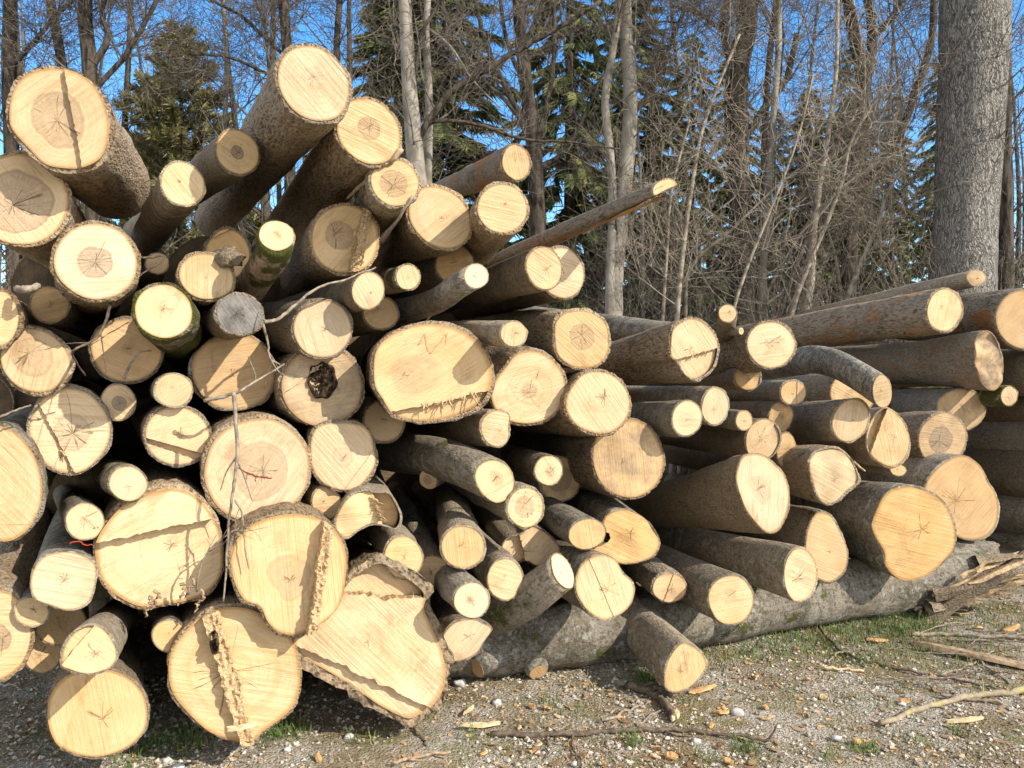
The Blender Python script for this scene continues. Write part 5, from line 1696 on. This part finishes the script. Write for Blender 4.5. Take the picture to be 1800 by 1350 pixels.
traced('slim straight pale trunk close beside the arching-limb tree', 9.3, [(753, 420, 16), (752, 320, 15), (754, 180, 14), (749, 60, 12), (752, 0, 11)], T_GREY, [[(752, 50, 5), (790, 80, 5), (830, 140, 4), (880, 190, 3)]], seed=5, nb=12, rough=.015)
traced('dark rough tree with V-shaped limbs in the middle of the wood', 12, [(948, 470, 30), (945, 390, 28), (940, 280, 27), (930, 190, 25), (918, 90, 22), (910, 0, 20)], T_DARK,
       [[(938, 235, 12), (905, 185, 11), (872, 120, 10), (850, 60, 9), (835, 0, 8)], [(932, 170, 9), (900, 100, 8), (885, 40, 7), (878, -20, 6)], [(945, 240, 9), (965, 170, 9), (975, 80, 8), (972, 0, 8)], [(942, 270, 8), (900, 190, 8), (850, 140, 7), (800, 60, 6), (770, -10, 5)], [(946, 300, 7), (985, 270, 6), (1020, 220, 6), (1060, 130, 4)]], seed=6, nb=10, bl=(.5, 1.8))
traced('tall pale grey trunk right of centre, thickest of its twin stems', 9.5, [(1080, 560, 30), (1082, 470, 29), (1090, 380, 28), (1103, 270, 27), (1108, 170, 25), (1101, 60, 23), (1098, 0, 22)], T_GREY,
       [[(1112, 200, 12), (1130, 180, 11), (1150, 150, 10), (1160, 130, 9), (1172, 95, 8), (1185, 60, 7), (1205, 10, 6)], [(1122, 190, 6), (1160, 165, 5), (1210, 145, 5), (1270, 120, 4)], [(1100, 110, 5), (1130, 70, 5), (1150, 40, 4), (1200, 40, 3)]], lmat=T_DARK, seed=7, nb=14, rough=.015)
traced('thinner wavy pale stem of the twin trunks right of centre', 9.4, [(1072, 560, 18), (1073, 470, 17), (1077, 370, 15), (1073, 280, 15), (1064, 180, 14), (1074, 110, 13), (1085, 40, 12), (1090, 0, 11)], T_GREY, seed=8, nb=10, rough=.015)
traced('thick dark trunk wrapped in shrub shoots, right of the pale twin stems', 12, [(1306, 560, 42), (1303, 440, 40), (1300, 330, 39), (1294, 220, 40), (1296, 130, 38), (1310, 60, 36), (1314, 0, 36)], T_DARK,
       [[(1296, 140, 16), (1280, 90, 15), (1272, 40, 14), (1278, 0, 12)], [(1276, 60, 9), (1245, 35, 8), (1220, 20, 7), (1180, 10, 5)], [(1305, 250, 14), (1345, 190, 12), (1385, 130, 11), (1400, 60, 9)]], seed=9, nb=22, bl=(.6, 2.))
traced('thin pale straight stem between the dark trunk and the leaning trunk', 10.5, [(1340, 560, 14), (1343, 450, 13), (1352, 330, 12), (1360, 200, 11), (1368, 90, 10), (1370, 0, 9)], T_GREY, seed=10, nb=10, rough=.015)
traced('dark trunk leaning steeply to the right behind the shrubs', 11, [(1395, 480, 20), (1420, 420, 19), (1470, 350, 17), (1510, 330, 16), (1560, 280, 15), (1600, 190, 13), (1635, 80, 12), (1642, 0, 12)], T_DARK, [[(1600, 180, 9), (1625, 120, 8), (1655, 115, 5), (1690, 125, 4)]], seed=11, nb=16)
traced('forked dark tree with two upright limbs, left of the massive ash', 13, [(1490, 560, 28), (1495, 400, 26), (1508, 250, 25), (1518, 150, 24), (1500, 60, 20), (1490, 0, 18)], T_DARK,
       [[(1522, 150, 18), (1535, 70, 16), (1528, 20, 15), (1525, -20, 14)], [(1535, 65, 11), (1560, 40, 10), (1590, -5, 9)]], seed=12, nb=20)
traced('crooked pale stem low at right centre, rooted near the logs', 10, [(1415, 560, 18), (1425, 480, 16), (1428, 420, 14), (1440, 330, 11), (1455, 240, 9), (1470, 120, 7)], T_PALE, seed=13, nb=10)
traced('dark trunk at the upper left edge of the wood', 13, [(22, 330, 24), (20, 250, 24), (16, 120, 23), (18, 0, 22)], T_DARK, [[(20, 120, 9), (55, 80, 8), (95, 30, 7), (140, -10, 6)]], seed=14, nb=26)
traced('dark trunk with raised limbs above the stepped log at the upper left', 12, [(165, 330, 28), (160, 220, 26), (157, 110, 25), (150, 40, 24), (150, 0, 22)], T_DARK,
       [[(160, 120, 12), (190, 70, 11), (180, 30, 10), (185, -10, 9)], [(165, 160, 9), (210, 110, 9), (250, 50, 8), (280, -10, 7)]], seed=15, nb=28)
traced('slimmer leaning trunk between the two dark left trunks', 13, [(130, 330, 18), (118, 180, 17), (105, 90, 16), (88, 0, 15)], T_DARK, seed=16, nb=24)
traced('dark trunk rising just left of the biggest pale log', 12, [(510, 330, 20), (507, 200, 19), (504, 80, 18), (498, 0, 17)], T_DARK, [[(500, 100, 7), (470, 70, 7), (420, 25, 6), (370, 0, 5)], [(506, 150, 6), (460, 125, 6), (400, 100, 5), (330, 95, 4)]], seed=17, nb=26)
traced('thin dark trunk above the biggest pale log', 12.5, [(605, 330, 12), (600, 200, 12), (592, 90, 11), (597, 0, 11)], T_DARK, seed=18, nb=20)
traced('thin grey stem left of the dark trunk beside the biggest pale log', 14, [(392, 330, 9), (396, 200, 8), (398, 100, 7), (392, 0, 6)], T_GREY, seed=19, nb=20)

# slanting pale shoots in front of the shrubs
SH = [((1285, 570), (1310, 480), (1350, 380), (1400, 250), (1430, 130)), ((1190, 560), (1200, 450), (1216, 330), (1240, 210), (1300, 60)), ((1165, 570), (1172, 450), (1180, 340), (1210, 220)),
      ((1390, 560), (1420, 470), (1450, 400), (1480, 320), (1500, 240), (1560, 150)), ((1480, 560), (1510, 470), (1540, 400), (1570, 320), (1640, 230)), ((1205, 560), (1215, 470), (1290, 400), (1400, 300), (1560, 210)),
      ((1480, 540), (1470, 460), (1455, 400)), ((1370, 560), (1440, 380), (1520, 300), (1660, 220), (1690, 140)), ((1330, 560), (1390, 440), (1500, 260), (1520, 120), (1500, 0))]
for i, pts in enumerate(SH):
    w = 9 if i in (3, 4, 1) else 6
    traced('slanting pale shoot rising in front of the bare shrubs at right', 9.0 + i * .25, [(x, y, w * (1 - .12 * k)) for k, (x, y) in enumerate(pts)], T_PALE, seed=40 + i, nb=9, bl=(.3, 1.1), name='sapling', top=4.5, twig=T_PALE)
for o in list(scene.objects):
    if o.get('label', '').startswith('slanting pale shoot'): o['group'] = 'slanting pale shoots in front of the shrubs'

# ---- the conifers
c1 = conifer('olive-green cone-shaped conifer between the stepped log and the biggest log', 51, 8.9, 2.8, NEEDLY, droop=.05, dens=2.6, name='cypress_tree', taper=.65, fan=.12)
plant(c1, lat(322, 17), 17)
c2 = conifer('big dark spruce behind the pale arching-limb tree', 52, 13, 2.7, NEEDLE, droop=.5, dens=2.3, taper=.7, fan=.15)
plant(c2, lat(765, 16), 16)
c3 = conifer('thin drooping spruce in the middle of the wood', 53, 14, 2.2, NEEDLE, droop=.7, dens=1.4, taper=.6, fan=.16)
plant(c3, lat(1000, 17), 17)
for i, (px, Y, s, rz) in enumerate(((1110, 19, .9, 1), (1215, 16, .60, 2), (1285, 17.5, .64, 3), (1420, 16, .56, 4), (1565, 15.5, .5, 5), (1650, 17, .6, .5), (1490, 17, .58, 1.2), (1490, 30, 1.0, 2.5), (1150, 32, .9, 4.4), (680, 24, 1.1, 3.6), (560, 30, .8, 2.2), (250, 26, .55, 5.1), (60, 30, .7, 1.7), (1360, 33, .9, 0.2), (1740, 30, .7, 4.9), (420, 34, .8, 3.0))):
    o = copy_tree(c3 if i % 3 else c2, 'dark spruce deep in the wood among bare trees', 'spruces deep in the wood')
    plant(o, lat(px, Y), Y, rz, s)

# ---- bare trees and shrubs that fill the wood
GT = 'bare trees deep in the wood'
LT = 'slender bare tree deep in the wood behind the log pile'
base = [bare_tree(LT, 70 + i, h, r, mt, T_TWIG, group=GT, nl=nl, h0=.06, ll=ll) for i, (h, r, mt, nl, ll) in enumerate((
    (13, .11, T_DARK, 20, (1.4, 3.6)), (12, .09, T_GREY, 18, (1.2, 3.0)), (14, .14, T_DARK, 22, (1.6, 4.0)), (10, .06, T_GREY, 18, (1., 2.4)), (9, .05, T_DARK, 20, (1., 2.6))))]
farb = [bare_tree(LT, 170 + i, h, r, mt, T_TWIG, group=GT, nl=nl, h0=.05, ll=ll, cfg=[(4, .6, 1.6, .8, .04), (2, .3, .8, .8, 0)]) for i, (h, r, mt, nl, ll) in enumerate((
    (15, .11, T_DARK, 15, (1.4, 3.4)), (13, .08, T_GREY, 12, (1.2, 2.8)), (16, .13, T_DARK, 16, (1.6, 3.6))))]
rg = random.Random(99)
spots = []
for row, (Y0, Y1, cnt) in enumerate(((12, 15, 6), (15, 22, 12), (24, 36, 36), (36, 62, 70))):
    for i in range(cnt):
        Y = rg.uniform(Y0, Y1)
        px = -200 + 2200 * (i + rg.uniform(.1, .9)) / cnt
        spots.append((px, Y))
for px, Y in ((60, 15), (215, 17), (300, 20), (430, 15), (560, 19), (650, 22)): spots.insert(8, (px, Y))
for i, (px, Y) in enumerate(spots):
    if Y < 22 and (700 < px < 1080 or 230 < px < 290): Y += 20
    b = base[i % 5] if i < 24 else farb[i % 3]
    o = b if i < 5 or 24 <= i < 27 else copy_tree(b)
    plant(o, lat(px, Y), Y, rg.uniform(0, 6.3), rg.uniform(.75, 1.15), (rg.uniform(-.05, .05), rg.uniform(-.06, .06)))

GS = 'bare shrubs along the edge of the wood'
LS_ = 'bare many-stemmed shrub with thin shoots at the edge of the wood'
sb = [bush(LS_, 90 + i, h, n, GS, mt, sp) for i, (h, n, mt, sp) in enumerate(((3.6, 11, T_PALE, .5), (3.0, 13, T_TWIG, .6), (4.4, 10, T_TWIG, .4)))]
ss = []
for i in range(10): ss.append((1130 + 700 * (i + rg.random()) / 10, rg.uniform(9.5, 13)))
for i in range(9): ss.append((-100 + 820 * (i + rg.random()) / 9, rg.uniform(10, 15)))
for i in range(5): ss.append((920 + 230 * (i + rg.random()) / 5, rg.uniform(11, 16)))
for i in range(30): ss.append((-150 + 2100 * (i + rg.random()) / 30, rg.uniform(18, 32)))
for i, (px, Y) in enumerate(ss):
    b = sb[i % 3]
    o = b if i < 3 else copy_tree(b)
    plant(o, lat(px, Y), Y, rg.uniform(0, 6.3), rg.uniform(.75, 1.2))

# ------------------------------------------------------------------ light
AZ, EL = R(122), R(34)          # clockwise from the way the camera looks (+Y)
sd = Vector((math.sin(AZ) * math.cos(EL), math.cos(AZ) * math.cos(EL), math.sin(EL)))
sl = bpy.data.lights.new('sun', 'SUN')
sl.energy = 3.6
sl.angle = R(.5)
sl.color = (1.0, .93, .81)
so = bpy.data.objects.new('sun', sl)
COL.objects.link(so)
so.rotation_euler = sd.to_track_quat('Z', 'Y').to_euler()
so.location = sd * 30
w = bpy.data.worlds.new('World')
scene.world = w
w.use_nodes = True
nt = w.node_tree
sky = nt.nodes.new('ShaderNodeTexSky')
sky.sky_type = 'NISHITA'
sky.sun_disc = False
sky.sun_elevation = EL
sky.sun_rotation = AZ
sky.air_density = 1.0
sky.dust_density = 0.0
sky.ozone_density = 3.0
# deep azure away from the sun, paler and warmer round the sun's side
def hsv(sat, val):
    h = nt.nodes.new('ShaderNodeHueSaturation')
    h.inputs['Saturation'].default_value = sat
    h.inputs['Value'].default_value = val
    nt.links.new(sky.outputs[0], h.inputs['Color'])
    return h.outputs[0]


tc = nt.nodes.new('ShaderNodeTexCoord')
sx = nt.nodes.new('ShaderNodeSeparateXYZ')
nt.links.new(tc.outputs['Generated'], sx.inputs[0])
mr = nt.nodes.new('ShaderNodeMapRange')
mr.interpolation_type = 'SMOOTHSTEP'
mr.inputs[1].default_value, mr.inputs[2].default_value = -.1, .55
nt.links.new(sx.outputs[1], mr.inputs[0])
mx = nt.nodes.new('ShaderNodeMix')
mx.data_type = 'RGBA'
nt.links.new(mr.outputs[0], mx.inputs[0])
nt.links.new(hsv(.30, 1.2), mx.inputs[6])
nt.links.new(hsv(1.3, 1.25), mx.inputs[7])
nt.links.new(mx.outputs[2], nt.nodes['Background'].inputs[0])
nt.nodes['Background'].inputs[1].default_value = 0.15

scene.view_settings.view_transform = 'Standard'
scene.view_settings.look = 'None'
scene.view_settings.exposure = 0.84
scene.view_settings.gamma = 1.0
scene.cycles.max_bounces = 4
scene.cycles.diffuse_bounces = 2
